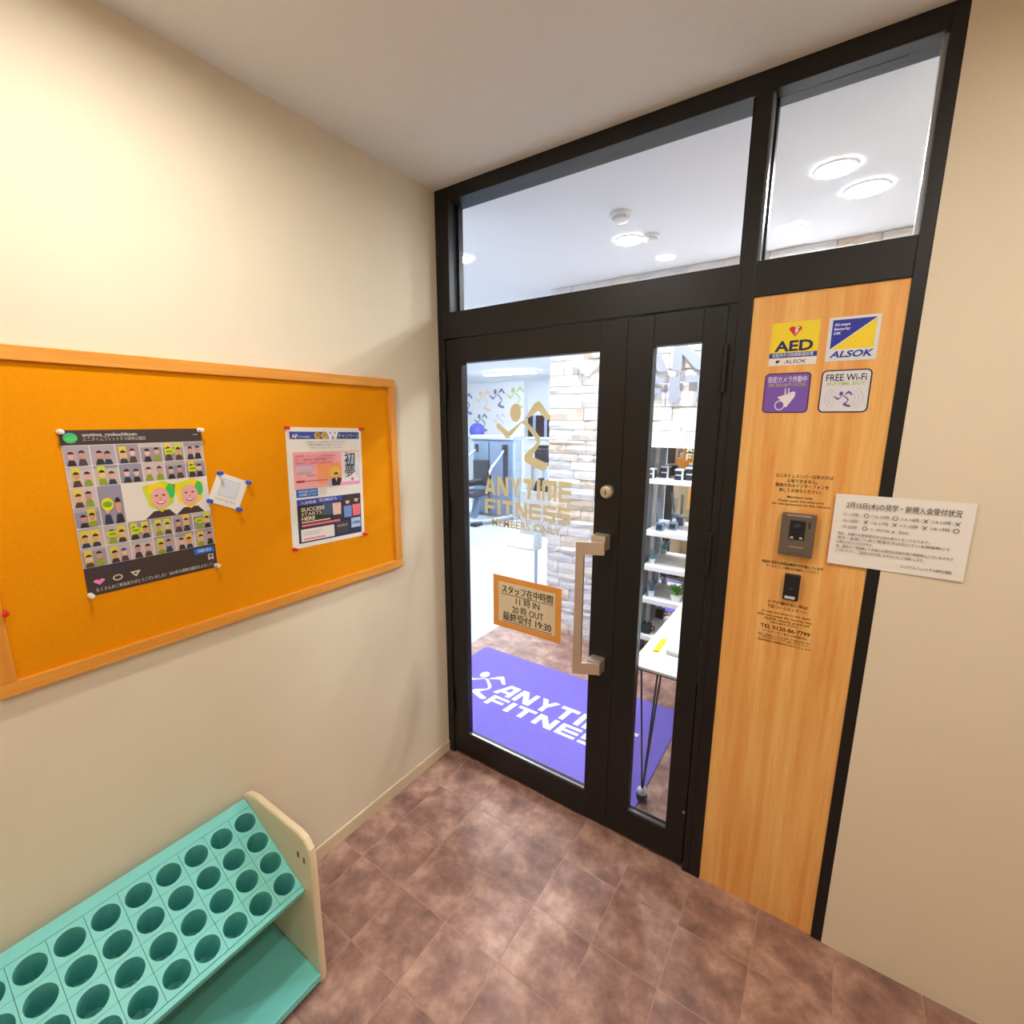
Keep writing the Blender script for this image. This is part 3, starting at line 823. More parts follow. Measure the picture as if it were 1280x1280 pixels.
for (s_, v, hh) in (('初', .325, .10), ('夢', .425, .095)): ft(s_, .81, v, hh, (52, 62, 74), .15, .012, 'C')
fe(.835, .30, .055, .045, (196, 214, 244), 3); fr(.895, .935, .33, .45, (212, 218, 240), 3); fe(.845, .455, .022, .016, (230, 120, 120), 3)
p.poly([F2(.55, .50), F2(.66, .50), F2(.685, .44), F2(.61, .425), F2(.545, .44)], (52, 46, 50), 4); fe(.61, .41, .030, .022, (236, 186, 160), 5); fe(.61, .402, .032, .018, (60, 44, 40), 6, 0, 180)
p.poly([F2(.595, .43), F2(.625, .43), F2(.61, .47)], (232, 220, 220), 5); fr(.505, .545, .44, .51, (176, 190, 226), 4)
fr(.08, .355, .507, .575, (34, 118, 206)); ft('無料体験も受付中', .22, .535, .016, (220, 238, 252), .23, .02, 'C'); ft('お気軽にどうぞ', .22, .562, .018, (236, 246, 254), .22, .03, 'C'); fr(.375, .47, .507, .57, (226, 222, 216), 1)
fr(.08, .955, .592, .962, NV); fr(.08, .68, .592, .640, (70, 78, 186), 2)
ft('入会特典', .12, .632, .022, (226, 226, 246), .20, .03); ft('¥3,980から', .36, .626, .026, (232, 232, 250), .24, .03)
fr(.085, .56, .645, .84, (50, 48, 44), 2); fr(.40, .56, .645, .75, (70, 92, 116), 3)
for s_, v, wd in (('SUCCESS', .693, .30), ('STARTS', .733, .26), ('HERE', .771, .17)): ft(s_, .125, v, .032, (240, 226, 196), wd, .025 if s_ != 'STARTS' else .0)
fr(.125, .50, .782, .792, (238, 218, 180), 4); fr(.125, .64, .805, .825, (232, 108, 150), 4)
fr(.69, .955, .60, .80, (66, 58, 72), 2); fr(.56, .70, .645, .80, (66, 58, 72), 2)
for (cx, cv, col, hv) in ((.60, .70, (236, 200, 190), .66), (.755, .74, (120, 156, 216), .655), (.885, .735, (240, 120, 132), .645)):
    p.poly([F2(cx - .055, cv + .06), F2(cx + .055, cv + .06), F2(cx + .06, cv - .045), F2(cx - .06, cv - .045)], col, 4)
    fe(cx, hv, .032, .024, (232, 184, 156), 5); fe(cx, hv - .008, .034, .020, (58, 46, 40), 6, 0, 180)
fr(.11, .55, .845, .95, (238, 230, 226), 3); fr(.14, .42, .925, .938, (232, 120, 170), 4); fr(.14, .40, .87, .876, (190, 186, 190), 4); fr(.14, .36, .89, .896, (190, 186, 190), 4)
fr(.58, .76, .83, .935, (76, 70, 74), 3); fr(.80, .94, .815, .905, (176, 206, 240), 3); ft('限定特典付き', .67, .875, .018, (210, 190, 180), .15, .01, 'C'); ft('24時間', .87, .87, .024, (60, 90, 150), .11, .02, 'C')
p.build('print', fy)
for (u, v, s_) in ((.004, .006, 'beside its short blue banner'), (.985, .006, 'at its top corner toward the door'), (.985, .985, 'at its bottom corner toward the door'), (.012, .995, 'at its bottom corner toward the collage')):
    a = F2(u, v); q = Vector((PX, yf, zf)) + fU * a[0] + fV * a[1]
    pin(q, (222, 36, 28), 'red', 'red push pin in the campaign flyer ' + s_, 'red push pins')

# small tilted card (its square code is not reproduced)
yk, zk = on_left(-.966, 1.531, PX)
rot = math.radians(-25)
fU = YA * math.cos(rot) + ZA * math.sin(rot); fV = ZA * math.cos(rot) - YA * math.sin(rot)
cdn = thing('small_card', (CX, yk, zk - .06), 'small tilted white card pinned between the two posters', 'card')
CS = .095 * kk
MB().prism(R4(-CS / 2, CS / 2, -CS / 2, CS / 2), (PX, yk, zk), fU, fV, XA, .0008).build('sheet', M_paper, cdn)
p = Print2D((PX + .0008, yk, zk), YA, ZA, XA, rot, lift=.0002)
p.rect(-.028, .028, -.020, .034, (208, 216, 232), 1); p.rect(-.024, .024, -.016, .030, (222, 228, 238), 2)
p.text('フォローはこちら', 0, -.034, .0065, (120, 130, 150), w=.062, align='C')
p.build('print', cdn)
for (a, b_, s_) in ((-1, 1, 'at its upper corner'), (1, 1, 'at its corner toward the flyer'), (1, -1, 'at its lowest corner'), (-1, -1, 'at its corner over the collage poster')):
    q = Vector((PX + .0008, yk, zk)) + fU * (a * CS * .47) + fV * (b_ * CS * .47)
    pin(q, (24, 92, 210), 'blue', 'blue push pin in the small white card ' + s_, 'blue push pins')
yq, zq = on_left(-1.481, 1.312, CX)
pin((CX, yq, zq), (226, 20, 30), 'red', 'lone red push pin on bare cork by the far frame end', None)
yq, zq = on_left(-1.488, 1.372, CX)
pin((CX, yq, zq), (240, 214, 60), 'yellow', 'single yellow push pin on bare cork near the frame end', None)

# ---------------------------------------------------------------- umbrella stand
M_teal = mat('teal_plastic', (124, 214, 208), 0.42, noise=0.03, nscale=20)
M_cream = mat('cream_plastic', (238, 220, 186), 0.45)
um = thing('umbrella_stand', (0.22, -1.55, 0), 'teal umbrella stand with round slots and cream end panel against the wall', 'umbrella stand')
prof = [(0.010, 0.0), (0.388, 0.0), (0.400, 0.03), (0.404, 0.45), (0.398, 0.505), (0.375, 0.533), (0.34, 0.540), (0.10, 0.535), (0.045, 0.522), (0.010, 0.500)]
PY0 = -1.040           # inner face of the end panel
for y0 in (PY0, -2.016):
    MB().prism(prof, (0, y0, 0), XA, ZA, YA, 0.022).build('end_panel', M_cream, um, bevel=0.008, seg=3)
for k in range(2):
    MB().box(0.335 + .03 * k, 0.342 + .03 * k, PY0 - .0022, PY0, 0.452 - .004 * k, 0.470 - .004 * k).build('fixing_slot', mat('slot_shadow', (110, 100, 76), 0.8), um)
MB().box(0.03, 0.40, -1.990, PY0, 0.030, 0.055).build('drip_tray', M_teal, um, bevel=0.003)
TH = math.atan(0.47)
sl = lambda d, y, dz=0.0: Vector((0.030 + d * math.cos(TH) + dz * math.sin(TH), y, 0.498 - d * math.sin(TH) + dz * math.cos(TH)))
def slope_bar(d0, d1, y0, y1, t):
    return MB().hexa([sl(d0, y0, -t), sl(d1, y0, -t), sl(d1, y1, -t), sl(d0, y1, -t), sl(d0, y0), sl(d1, y0), sl(d1, y1), sl(d0, y1)])
cell = bpy.data.meshes.new('slot')
cb_ = MB(); hw, hd, rr = 0.0386, 0.0351, 0.0300
ca = math.degrees(math.atan2(hd, hw))
angs = sorted(set([round(15.0 * k, 3) for k in range(24)] + [ca, 180 - ca, 180 + ca, 360 - ca])); n = len(angs)
inner = [(rr * math.cos(math.radians(t)), rr * math.sin(math.radians(t))) for t in angs]; outer = []
for (u, v) in inner:
    k = min(hw / max(abs(u), 1e-6), hd / max(abs(v), 1e-6)); outer.append((u * k, v * k))
for zz in (0.0, -0.02): cb_.v += [(u, v, zz) for u, v in outer]
cb_.v += [(u, v, 0.0) for u, v in inner]; cb_.v += [(u * .93, v * .93, -0.13) for u, v in inner]
for i in range(n):
    j = (i + 1) % n
    cb_.f += [(i, j, 2 * n + j, 2 * n + i), (n + i, n + j, j, i), (2 * n + i, 2 * n + j, 3 * n + j, 3 * n + i)]
cb_.f.append(tuple(3 * n + i for i in range(n)))
cell.from_pydata(cb_.v, [], cb_.f)
cell.materials.append(M_teal)
for i in range(13):
    for j in range(4):
        o = link_mesh('slot', cell, um, sl(.074 + .078 * j, PY0 - .0360 - .0712 * i), None)
        o.rotation_euler = (0, TH, 0)
slope_bar(0.0, .0345, -1.989, PY0 - .001, .03).build('rim', M_teal, um, bevel=.002)
slope_bar(.3475, .362, -1.989, PY0 - .001, .03).build('rim', M_teal, um, bevel=.002)

# ---------------------------------------------------------------- lobby lamps
M_lensL = emit_mat('warm_lamp_lens', LOBBY_LIGHT, LOBBY_E)
def downlight(x, y, z, r, lens, label, group):
    t = thing('downlight', (x, y, z - .012), label, 'ceiling light', group)
    MB().rings([(Vector((x, y, z - .001)), r * 1.18), (Vector((x, y, z - .008)), r * 1.16), (Vector((x, y, z - .010)), r * 1.02), (Vector((x, y, z - .004)), r)], (0, 0, -1), 32, cap=False).build('trim_ring', M_white, t, smooth=True)
    MB().cyl((x, y, z - .003), (x, y, z - .0055), r, n=32).build('lens', lens, t)
    return t
downlight(0.584, -1.27, HC, .055, M_lensL, 'warm round downlight in the lobby ceiling near the cork board', 'lobby downlights')
downlight(2.10, -0.95, HC, .055, M_lensL, 'warm round downlight in the lobby ceiling facing the wooden panel', 'lobby downlights')
downlight(1.60, -2.30, HC, .055, M_lensL, 'added unseen downlight in the lobby ceiling farthest from the glass door', 'lobby downlights')  # unseen lamp, added to brighten the door wall

# ================================================================ the gym behind the glass
GC = 2.70
struct('wall_gym_front', MB().box(-7.7, -0.10, -0.02, 0.10, 0, GC + .05).box(-0.10, 0.0, 0.0, 0.10, 0, GC + .05), M_gwall)
struct('wall_gym_left', MB().box(-7.8, -7.7, -0.02, 8.8, 0, GC + .05), M_gwall)
struct('wall_gym_back', MB().box(-7.7, -0.2, 8.6, 8.7, 0, GC + .05), M_gwall)
struct('wall_gym_right', MB().box(3.2, 3.3, 0.10, 2.0, 0, GC + .05).box(-0.32, -0.22, 1.95, 8.6, 0, GC + .05), M_gwall)
struct('ceiling', MB().box(-7.8, 3.3, 0.10, 8.8, GC, GC + .05), mat('gym_ceiling_board', (236, 238, 242), 0.9, noise=0.035, nscale=140, bump=0.6, bscale=150))
struct('floor', MB().box(-7.8, -0.68, -0.02, 8.8, -0.06, 0.0).box(-.68, -.2, 2.28, 8.8, -.06, 0), mat('grey_rubber_floor', (196, 202, 212), 0.35, noise=0.03, nscale=40))

# stone wall
SY = 1.60
sw = struct('wall_stone', MB().box(-0.322, 0.466, SY, 1.95, 0, GC).box(0.466, 1.80, SY, 1.95, 1.597, GC).box(1.80, 3.2, SY, 1.95, 0, GC).box(0.466, 1.80, 1.80, 1.95, 0, 1.597), mat('stone_mortar', (150, 144, 140), 0.9))
sw['label'] = 'pale stacked ledge stone wall with a mirrored shelf niche'
def stone_mat():
    m = bpy.data.materials.new('pale_ledge_stone'); m.use_nodes = True
    nt = m.node_tree; b = nt.nodes['Principled BSDF']
    oi = nt.nodes.new('ShaderNodeObjectInfo'); g = nt.nodes.new('ShaderNodeNewGeometry')
    nz = nt.nodes.new('ShaderNodeTexNoise'); nz.inputs['Scale'].default_value = 9; nz.inputs['Detail'].default_value = 6
    nt.links.new(g.outputs['Position'], nz.inputs['Vector'])
    ad = nt.nodes.new('ShaderNodeMath'); ad.operation = 'MULTIPLY_ADD'; ad.inputs[1].default_value = 0.55
    sb = nt.nodes.new('ShaderNodeMath'); sb.operation = 'SUBTRACT'; sb.inputs[1].default_value = 0.27
    nt.links.new(nz.outputs['Fac'], ad.inputs[0]); nt.links.new(oi.outputs['Random'], ad.inputs[2]); nt.links.new(ad.outputs[0], sb.inputs[0])
    cr = nt.nodes.new('ShaderNodeValToRGB'); e = cr.color_ramp.elements
    e[0].position = 0.0; e[0].color = (*lin((206, 188, 168)), 1)
    e[1].position = 1.0; e[1].color = (*lin((240, 238, 236)), 1)
    for pos, c in ((.12, (236, 220, 202)), (.3, (238, 232, 226)), (.55, (234, 232, 232)), (.75, (218, 212, 214)), (.86, (236, 226, 216))):
        k = e.new(pos); k.color = (*lin(c), 1)
    nt.links.new(sb.outputs[0], cr.inputs[0]); nt.links.new(cr.outputs[0], b.inputs['Base Color'])
    b.inputs['Roughness'].default_value = 0.85
    bp = nt.nodes.new('ShaderNodeBump'); bp.inputs['Strength'].default_value = 0.5; bp.inputs['Distance'].default_value = 0.01
    n2 = nt.nodes.new('ShaderNodeTexNoise'); n2.inputs['Scale'].default_value = 45; n2.inputs['Detail'].default_value = 5
    nt.links.new(g.outputs['Position'], n2.inputs['Vector']); nt.links.new(n2.outputs['Fac'], bp.inputs['Height']); nt.links.new(bp.outputs[0], b.inputs['Normal'])
    return m
M_stone = stone_mat()
stones = []
rs = random.Random(11)
for k in range(18):      # unit stones: 1 wide (x), 1 deep (-y), 1 high (z), rough front
    me = bpy.data.meshes.new('stone'); V = []; F = []
    for zi in range(3):
        for xi in range(4):
            ex = xi in (0, 3); ez = zi in (0, 2)
            d = .78 + rs.uniform(-.12, .2) - (.22 if ex else 0) - (.20 if ez else 0)
            V.append(((xi / 3 - .5) * (1 - .01 * ez), -d, zi / 2 - .5 + (rs.uniform(-.04, .04) if not ez else 0)))
    nf = len(V)
    for zi in (0, 2):
        for xi in range(4): V.append((xi / 3 - .5, 0.0, zi / 2 - .5))
    V += [(-.5, 0, 0), (.5, 0, 0)]
    for zi in range(2):
        for xi in range(3):
            a = zi * 4 + xi; F.append((a, a + 1, a + 5, a + 4))
    for xi in range(3):
        F.append((nf + xi, nf + xi + 1, xi + 1, xi)); F.append((8 + xi, 9 + xi, nf + 5 + xi, nf + 4 + xi))
    L, Rr = nf + 8, nf + 9
    F += [(nf, 0, 4, L), (L, 4, 8, nf + 4), (3, nf + 3, Rr, 7), (7, Rr, nf + 7, 11)]
    me.from_pydata(V, [], F); me.materials.append(M_stone); stones.append(me)
z = 0.0; row = 0
while z < GC - 0.02:
    h = rs.choice((.056, .068, .08, .092, .105))
    if GC - (z + h) < .05: h = GC - z
    if z < 1.597 < z + h: h = 1.597 - z
    if h < .03: h = .06
    for (xa, xb) in (((-0.322, 0.466), (1.80, 2.05)) if z < 1.596 else ((-0.322, 2.05),)):
        x = xa
        while x < xb - .01:
            wd = rs.uniform(.10, .32)
            if xb - (x + wd) < .12: wd = xb - x
            o = link_mesh('stone', rs.choice(stones), sw, Vector((x + wd / 2, SY, z + h / 2)), None)
            o.scale = (wd - .003, rs.uniform(.020, .036), h - .003)
            x += wd
    z += h; row += 1

# raised sign on the stone
M_sign = mat('grey_sign_face', (150, 154, 170), 0.5)
M_signw = mat('white_sign_face', (246, 246, 248), 0.5)
sg = thing('wall_sign', (0.75, 1.53, 1.86), 'large raised club sign with running figure and letters on the stone wall', 'sign')
rs_ = 0.50
for nm, q in zip(('head', 'arm', 'arm', 'leg'), RUNNER):
    MB().prism([(a * rs_, b * rs_) for a, b in q], (0.137, 1.552, 2.19), XA, ZA, -YA, .022).build('runner_' + nm, M_signw, sg)
for word, (y0, y1) in (('ANYTIME', (2.062, 2.225)), ('FITNESS', (1.862, 2.026))):
    ls, tot = block_word(word)
    x1 = 0.36 + 0.225 * tot
    for ch, ps_ in ls:
        mb = MB()
        for q in fit(ps_, tot, 0.36, x1, y0, y1): mb.prism(q, (0, 1.552, 0), XA, ZA, -YA, .022)
        mb.build('letter', M_sign, sg)

# mirrored niche shelf
M_shelf = mat('white_laminate', (244, 244, 244), 0.35)
NX0, NX1 = 0.470, 1.796
mr_ = bpy.data.materials.new('mirror_silver'); mr_.use_nodes = True
b = mr_.node_tree.nodes['Principled BSDF']; b.inputs['Metallic'].default_value = 1; b.inputs['Roughness'].default_value = 0.0; b.inputs['Base Color'].default_value = (.88, .9, .9, 1)
mi = thing('mirror', (1.13, 1.79, 0.0), 'tall mirror at the back of the white shelf niche', 'mirror')
MB().box(NX0, NX1, 1.785, 1.799, 0.002, 1.596).build('mirror_pane', mr_, mi)
sh = thing('display_shelf', (1.13, 1.68, 0.0), 'white open display shelf set in the stone wall niche', 'shelf')
for x in (NX0, NX1 - .02):
    for y in (1.560, 1.762): MB().box(x, x + .02, y, y + .02, 0.0, 1.565).build('post', M_shelf, sh, bevel=.001)
M_line = mat('niche_shade_grey', (128, 138, 156), 0.6)  # grey-blue puts the shaded look of the niche sides into their colour
MB().box(0.4662, 0.4695, 1.565, 1.784, 0.0, 1.596).build('niche_lining', M_line, sw)
MB().box(1.7965, 1.7998, 1.565, 1.784, 0.0, 1.596).build('niche_lining', M_line, sw)
MB().box(NX0, NX1, 1.552, 1.783, 1.567, 1.596).build('top_board', M_shelf, sh, bevel=.001)
SHZ = []
for zb in (1.316, 0.945, 0.688, 0.440, 0.150):
    MB().box(NX0 + .021, NX1 - .021, 1.556, 1.783, zb, zb + .034).build('shelf_board', M_shelf, sh, bevel=.0015)
    SHZ.append(zb + .034)

# items on the shelves
M_navy = mat('dark_blue_box', (34, 44, 62), 0.35); M_lid = mat('white_lid', (216, 224, 232), 0.4)
def supply_box(x0, x1, y0, y1, zs, h, label):
    t = thing('product_box', ((x0 + x1) / 2, (y0 + y1) / 2, zs), label, 'box', 'boxes on the top shelf')
    bd = MB().box(x0, x1, y0, y1, zs, zs + h).build('body', M_navy, t, bevel=.001)
    MB().box(x0 - .001, x1 + .001, y0 - .001, y1 + .001, zs + h - .010, zs + h + .001).build('lid', M_lid, t)
    MB().box(x0 + .006, x1 - .006, y0 - .0012, y0 + .001, zs + h * .42, zs + h * .52).build('label_strip', M_lid, t)
    MB().box(x1 - .012, x1 + .0008, y0 - .0014, y0 + .002, zs + .002, zs + h - .012).build('side_strip', M_lid, t)
z1 = SHZ[0]
supply_box(.4935, .530, 1.575, 1.63, z1, .070, 'small dark blue box at the post end of the top shelf')
supply_box(.548, .605, 1.655, 1.72, z1, .082, 'taller dark blue box standing back on the top shelf')
supply_box(.668, .725, 1.580, 1.65, z1, .074, 'squat dark blue box standing forward on the top shelf')
supply_box(.732, .80, 1.60, 1.69, z1, .088, 'dark blue box half hidden by the door edge on the top shelf')
M_bottle = mat('blue_grey_glass', (110, 136, 170), 0.15); M_stick = mat('reed_stick', (120, 134, 156), 0.6)
def diffuser(x, y, zs, lean, label):
    t = thing('reed_diffuser', (x, y, zs), label, 'diffuser', 'reed diffusers on the second shelf')
    MB().box(x - .026, x + .026, y - .026, y + .026, zs, zs + .062).build('bottle', M_bottle, t, bevel=.005, seg=3)
    MB().cyl((x, y, zs + .060), (x, y, zs + .082), .014, n=16).build('neck', M_lid, t, smooth=True)
    MB().box(x - .020, x + .020, y - .0275, y - .0255, zs + .012, zs + .046).build('bottle_label', M_navy, t)
    for k in range(5):
        a = lean + (k - 2) * .035
        MB().cyl((x + (k - 2) * .003, y, zs + .05), (x + .20 * math.sin(a), y + .008 * (k - 2), zs + .23), .0016, n=6).build('reed', M_stick, t)
diffuser(.585, 1.61, SHZ[1], -.16, 'reed diffuser with splayed sticks standing forward on the second shelf')
diffuser(.655, 1.69, SHZ[1], .0, 'reed diffuser with upright sticks standing back on the second shelf')
def leaf_strip(mb, base, ang, L, wd, lift, droop):
    d = Vector((math.cos(ang), math.sin(ang), 0)); s = Vector((-d.y, d.x, 0)); prev = None
    for k in range(6):
        f = k / 5.0
        c = Vector(base) + d * (L * f) + ZA * (lift * L * f - droop * L * f * f)
        ww = wd * (1 - f) ** .7 * (.6 + .4 * min(1, f * 5)) + .0004
        mb.v += [tuple(c - s * ww - ZA * 0.0), tuple(c + s * ww), tuple(c - ZA * (ww * .7))]
        n = len(mb.v)
        if k:
            a = n - 6; q = n - 3
            mb.f += [(a, q, q + 1, a + 1), (a + 1, q + 1, q + 2, a + 2), (a + 2, q + 2, q, a)]
def plant(name, x, y, zs, pr_, ph, potcol, leafcol, nl, L, wd, lift, droop, label, tiers=1):
    t = thing(name, (x, y, zs), label, 'plant', 'small plants on the display shelf')
    MB().lathe((x, y, zs), [(pr_ * .78, 0), (pr_, ph), (pr_ * .9, ph), (pr_ * .88, ph - .006)], 20).build('pot', mat('pot_%d_%d_%d' % potcol, potcol, 0.4), t, smooth=True)
    lm = mat('leaf_%d_%d_%d' % leafcol, leafcol, 0.5, noise=.15, nscale=30)
    for k in range(nl):
        mb = MB(); a = 2.4 * k; f = 1 - .45 * (k / nl)
        leaf_strip(mb, (x, y, zs + ph - .008 + .002 * k), a, L * f, wd, lift + .7 * (k / nl), droop)
        mb.build('leaf', lm, t, smooth=True)
plant('air_plant', .530, 1.64, SHZ[2], .026, .036, (226, 234, 240), (132, 186, 196), 16, .085, .006, .9, .5, 'pale spiky air plant in a white pot on the third shelf')
plant('potted_succulent', .545, 1.62, SHZ[3], .026, .05, (210, 226, 236), (96, 136, 170), 14, .075, .007, 1.4, .4, 'blue grey succulent in a pale pot on the fourth shelf')
plant('potted_fern', .720, 1.64, SHZ[3], .042, .05, (244, 244, 242), (96, 176, 62), 18, .085, .013, 1.1, .9, 'bright green leafy plant in a white pot on the fourth shelf')
plant('trailing_plant', .845, 1.66, SHZ[3], .026, .05, (240, 240, 240), (50, 140, 100), 14, .06, .012, .9, .9, 'dark green leafy plant beside the bright green one on the fourth shelf')
plant('white_pot_plant', .800, 1.62, SHZ[2], .028, .05, (244, 244, 244), (150, 176, 160), 10, .05, .008, 1.0, .6, 'small plant in a white pot at the door end of the third shelf')
cup = thing('black_pot', (.498 + .03, 1.62, SHZ[4]), 'black cube pot with a pale sprig on the lowest shelf', 'pot')
MB().box(.498, .560, 1.59, 1.65, SHZ[4], SHZ[4] + .075).build('body', mat('black_ceramic', (26, 28, 34), 0.35), cup, bevel=.004)
MB().tube([(.562, 1.62, SHZ[4] + .06), (.585, 1.62, SHZ[4] + .058), (.585, 1.62, SHZ[4] + .03), (.562, 1.62, SHZ[4] + .02)], .005, 8).build('handle', MATS['black_ceramic'], cup, smooth=True)
mb = MB()
for k in range(7): leaf_strip(mb, (.529, 1.62, SHZ[4] + .073), k * .9, .05, .004, 1.6, .4)
mb.build('sprig', mat('pale_sprig', (170, 186, 190), 0.6), cup, smooth=True)

# side table with hairpin legs
TX0, TX1, TY0, TY1, TZ = 0.925, 1.60, 0.135, 1.20, 0.735
tb = thing('side_table', (1.26, .66, 0), 'white table with thin black hairpin legs beyond the narrow door leaf', 'table')
MB().box(TX0, TX1, TY0, TY1, TZ - .012, TZ).build('table_top', M_shelf, tb, bevel=.001)
M_rod = mat('dark_steel_rod', (62, 66, 84), 0.4, metal=0.4)
MB().box(TX0 + .002, TX1 - .002, TY0 + .002, TY1 - .002, TZ - .018, TZ - .0125).build('edge_band', M_rod, tb)
for (fx, fy_, ix, iy) in ((0.975, .255, 1, 1), (1.55, .255, -1, 1), (0.975, 1.10, 1, -1), (1.55, 1.10, -1, -1)):
    mb = MB()
    for (dx, dy) in ((-.02 * ix, -.06 * iy), (.045 * ix, -.025 * iy), (.05 * ix, .02 * iy)):
        mb.cyl((fx, fy_, .03), (fx + dx, fy_ + dy, TZ - .018), .0042, n=8)
    lg = mb.build('leg', M_rod, tb, smooth=True)
    MB().lathe((fx, fy_, 0.007), [(.024, 0), (.026, .018), (.022, .030)], 18).build('foot', mat('rubber_foot', (70, 72, 82), 0.6), lg, smooth=True)
    MB().lathe((fx, fy_, 0.037), [(.022, 0), (.022, .018), (.014, .026)], 18).build('foot_cap', M_lid, lg, smooth=True)
yl = thing('yellow_marker', (.985, .355, TZ), 'bright yellow folded leaflet lying on the white table', 'leaflet')
yb = MB().hexa([(.974, .290, TZ), (.998, .300, TZ), (.994, .425, TZ), (.972, .415, TZ), (.974, .290, TZ + .010), (.998, .300, TZ + .010), (.994, .425, TZ + .014), (.972, .415, TZ + .014)])
yb.build('cover', mat('yellow_card', (246, 232, 20), 0.5), yl, bevel=.001)
lf = thing('leaflet_stack', (1.07, .40, TZ), 'low stack of white leaflets beside the yellow leaflet on the table', 'leaflets')
MB().box(1.03, 1.135, .30, .448, TZ, TZ + .012).build('lower_sheets', M_paper, lf)
MB().hexa([(1.025, .305, TZ + .0122), (1.128, .292, TZ + .0122), (1.142, .438, TZ + .0122), (1.040, .452, TZ + .0122), (1.025, .305, TZ + .020), (1.128, .292, TZ + .020), (1.142, .438, TZ + .020), (1.040, .452, TZ + .020)]).build('top_sheets', M_white, lf)

# entrance mat
M_mat = mat('purple_carpet', (128, 114, 216), 0.95, noise=.07, nscale=120, bump=.8, bscale=700)
em = thing('entrance_mat', (.215, .60, 0), 'purple entrance mat with white club logo just inside the door', 'mat')
MB().prism(rounded(1.51, .872, .03), (.215, .599, 0.0), XA, YA, ZA, .007).build('carpet', M_mat, em, bevel=.002)
M_logo = print_mat('white_pile', .95)
p = Print2D((0, 0, .0075), XA, YA, ZA)
WL = (236, 236, 244)
for q in RUNNER: p.poly([(-.262 + a * .32, .665 + b * .30) for a, b in q], WL)
for word, (y0, y1), xa in (('aNYTIME', (.560, .690), -.124), ('FITNESS', (.435, .540), -.105)):
    ls, tot = block_word(word)
    for ch, ps_ in ls:
        for q in fit(ps_, tot, xa, xa + .92, y0, y1, .12): p.poly(q, WL)
p.build('logo', em, M_logo)

# ceiling fittings
M_lensG = emit_mat('gym_lamp_lens', GYM_LIGHT, GYM_E)
for (x, y, r_, s_) in ((-.426, .691, .055, 'nearest the lobby wall end of the glass'), (.512, .957, .066, 'beside the two smoke detectors'), (1.534, .962, .073, 'largest one seen through the light over the wooden panel'), (1.248, 1.264, .046, 'small one close to the stone wall by the mullion'), (1.429, .70, .066, 'cut by the upper edge over the wooden panel')):
    downlight(x, y, GC, r_, M_lensG, 'white gym ceiling downlight, ' + s_, 'gym downlights')
for (x, y, r_, h_, s_) in ((.597, .625, .050, .040, 'domed white smoke detector with a slotted side on the gym ceiling'), (.625, .972, .044, .030, 'smaller white detector close to a gym downlight')):
    t = thing('smoke_detector', (x, y, GC - h_), s_, 'smoke detector', 'ceiling detectors')
    MB().rings([(Vector((x, y, GC)), r_ * 1.05), (Vector((x, y, GC - h_ * .35)), r_ * 1.05), (Vector((x, y, GC - h_ * .4)), r_ * .8)], (0, 0, -1), 28).build('base', M_white, t, smooth=True)
    MB().rings([(Vector((x, y, GC - h_ * .4)), r_ * .72), (Vector((x, y, GC - h_ * .8)), r_ * .72), (Vector((x, y, GC - h_)), r_ * .5), (Vector((x, y, GC - h_ * 1.02)), r_ * .1)], (0, 0, -1), 28).build('dome', M_white, t, smooth=True)
    for k in range(10):
        a = 2 * math.pi * k / 10; c_, s2 = math.cos(a), math.sin(a)
        MB().box(x + r_ * .73 * c_ - .003, x + r_ * .73 * c_ + .003, y + r_ * .73 * s2 - .003, y + r_ * .73 * s2 + .003, GC - h_ * .72, GC - h_ * .45).build('vent_rib', M_lid, t)
M_tube = emit_mat('tube_diffuser', GYM_LIGHT, TUBE_E)
def batten(x, y, label):
    t = thing('fluorescent_light', (x, y, GC - .06), label, 'ceiling light', 'gym fluorescent lights')
    MB().box(x - .63, x + .63, y - .09, y + .09, GC - .03, GC - .0005).build('housing', M_white, t)
    MB().box(x - .61, x + .61, y - .055, y + .055, GC - .055, GC - .031).build('diffuser', M_tube, t, bevel=.01)
batten(-4.02, 6.40, 'long fluorescent ceiling light before the runner mural')
for (x, y), w_ in zip(((-1.9, 2.9), (-3.4, 4.0), (-0.95, 5.0), (-5.2, 4.2)), ('beside the sanitizer stand', 'above the chest press machine', 'behind the stone wall', 'farthest from the stone wall')):
    batten(x, y, 'added unseen fluorescent gym ceiling light ' + w_)  # unseen fittings, added to brighten the far gym

# sanitizer stand by the stone wall
sn = thing('sanitizer_stand', (-.80, 2.16, 0), 'white sanitizer stand with a notice board beside the stone wall', 'stand')
MB().lathe((-.80, 2.2, 0), [(.15, 0), (.15, .010), (.03, .022)], 28).build('base', M_white, sn, smooth=True)
MB().cyl((-.80, 2.2, .02), (-.80, 2.2, .70), .017, n=16).build('pole', mat('pale_steel', (190, 204, 220), 0.3, metal=.5), sn, smooth=True)
MB().box(-.995, -.66, 2.205, 2.222, .62, 1.065).build('board', M_white, sn, bevel=.004)
tr_ = MB()
trp = [(-.165 + .33 * k / 10, -.055 - .02 * math.sin(math.pi * k / 10)) for k in range(11)] + [(.165, .055), (-.165, .055)]
tr_.prism(trp, (-.90, 2.13, .505), XA, YA, ZA, .014).build('drip_tray', M_white, sn, bevel=.003)
MB().lathe((-.745, 2.14, .519), [(.040, 0), (.042, .01), (.042, .14), (.022, .165), (.014, .18), (.014, .20)], 20).build('dispenser_bottle', mat('milky_plastic', (232, 236, 240), .3), sn, smooth=True)
p = Print2D((-.8275, 2.2045, .84), XA, ZA, -YA, lift=.0004)
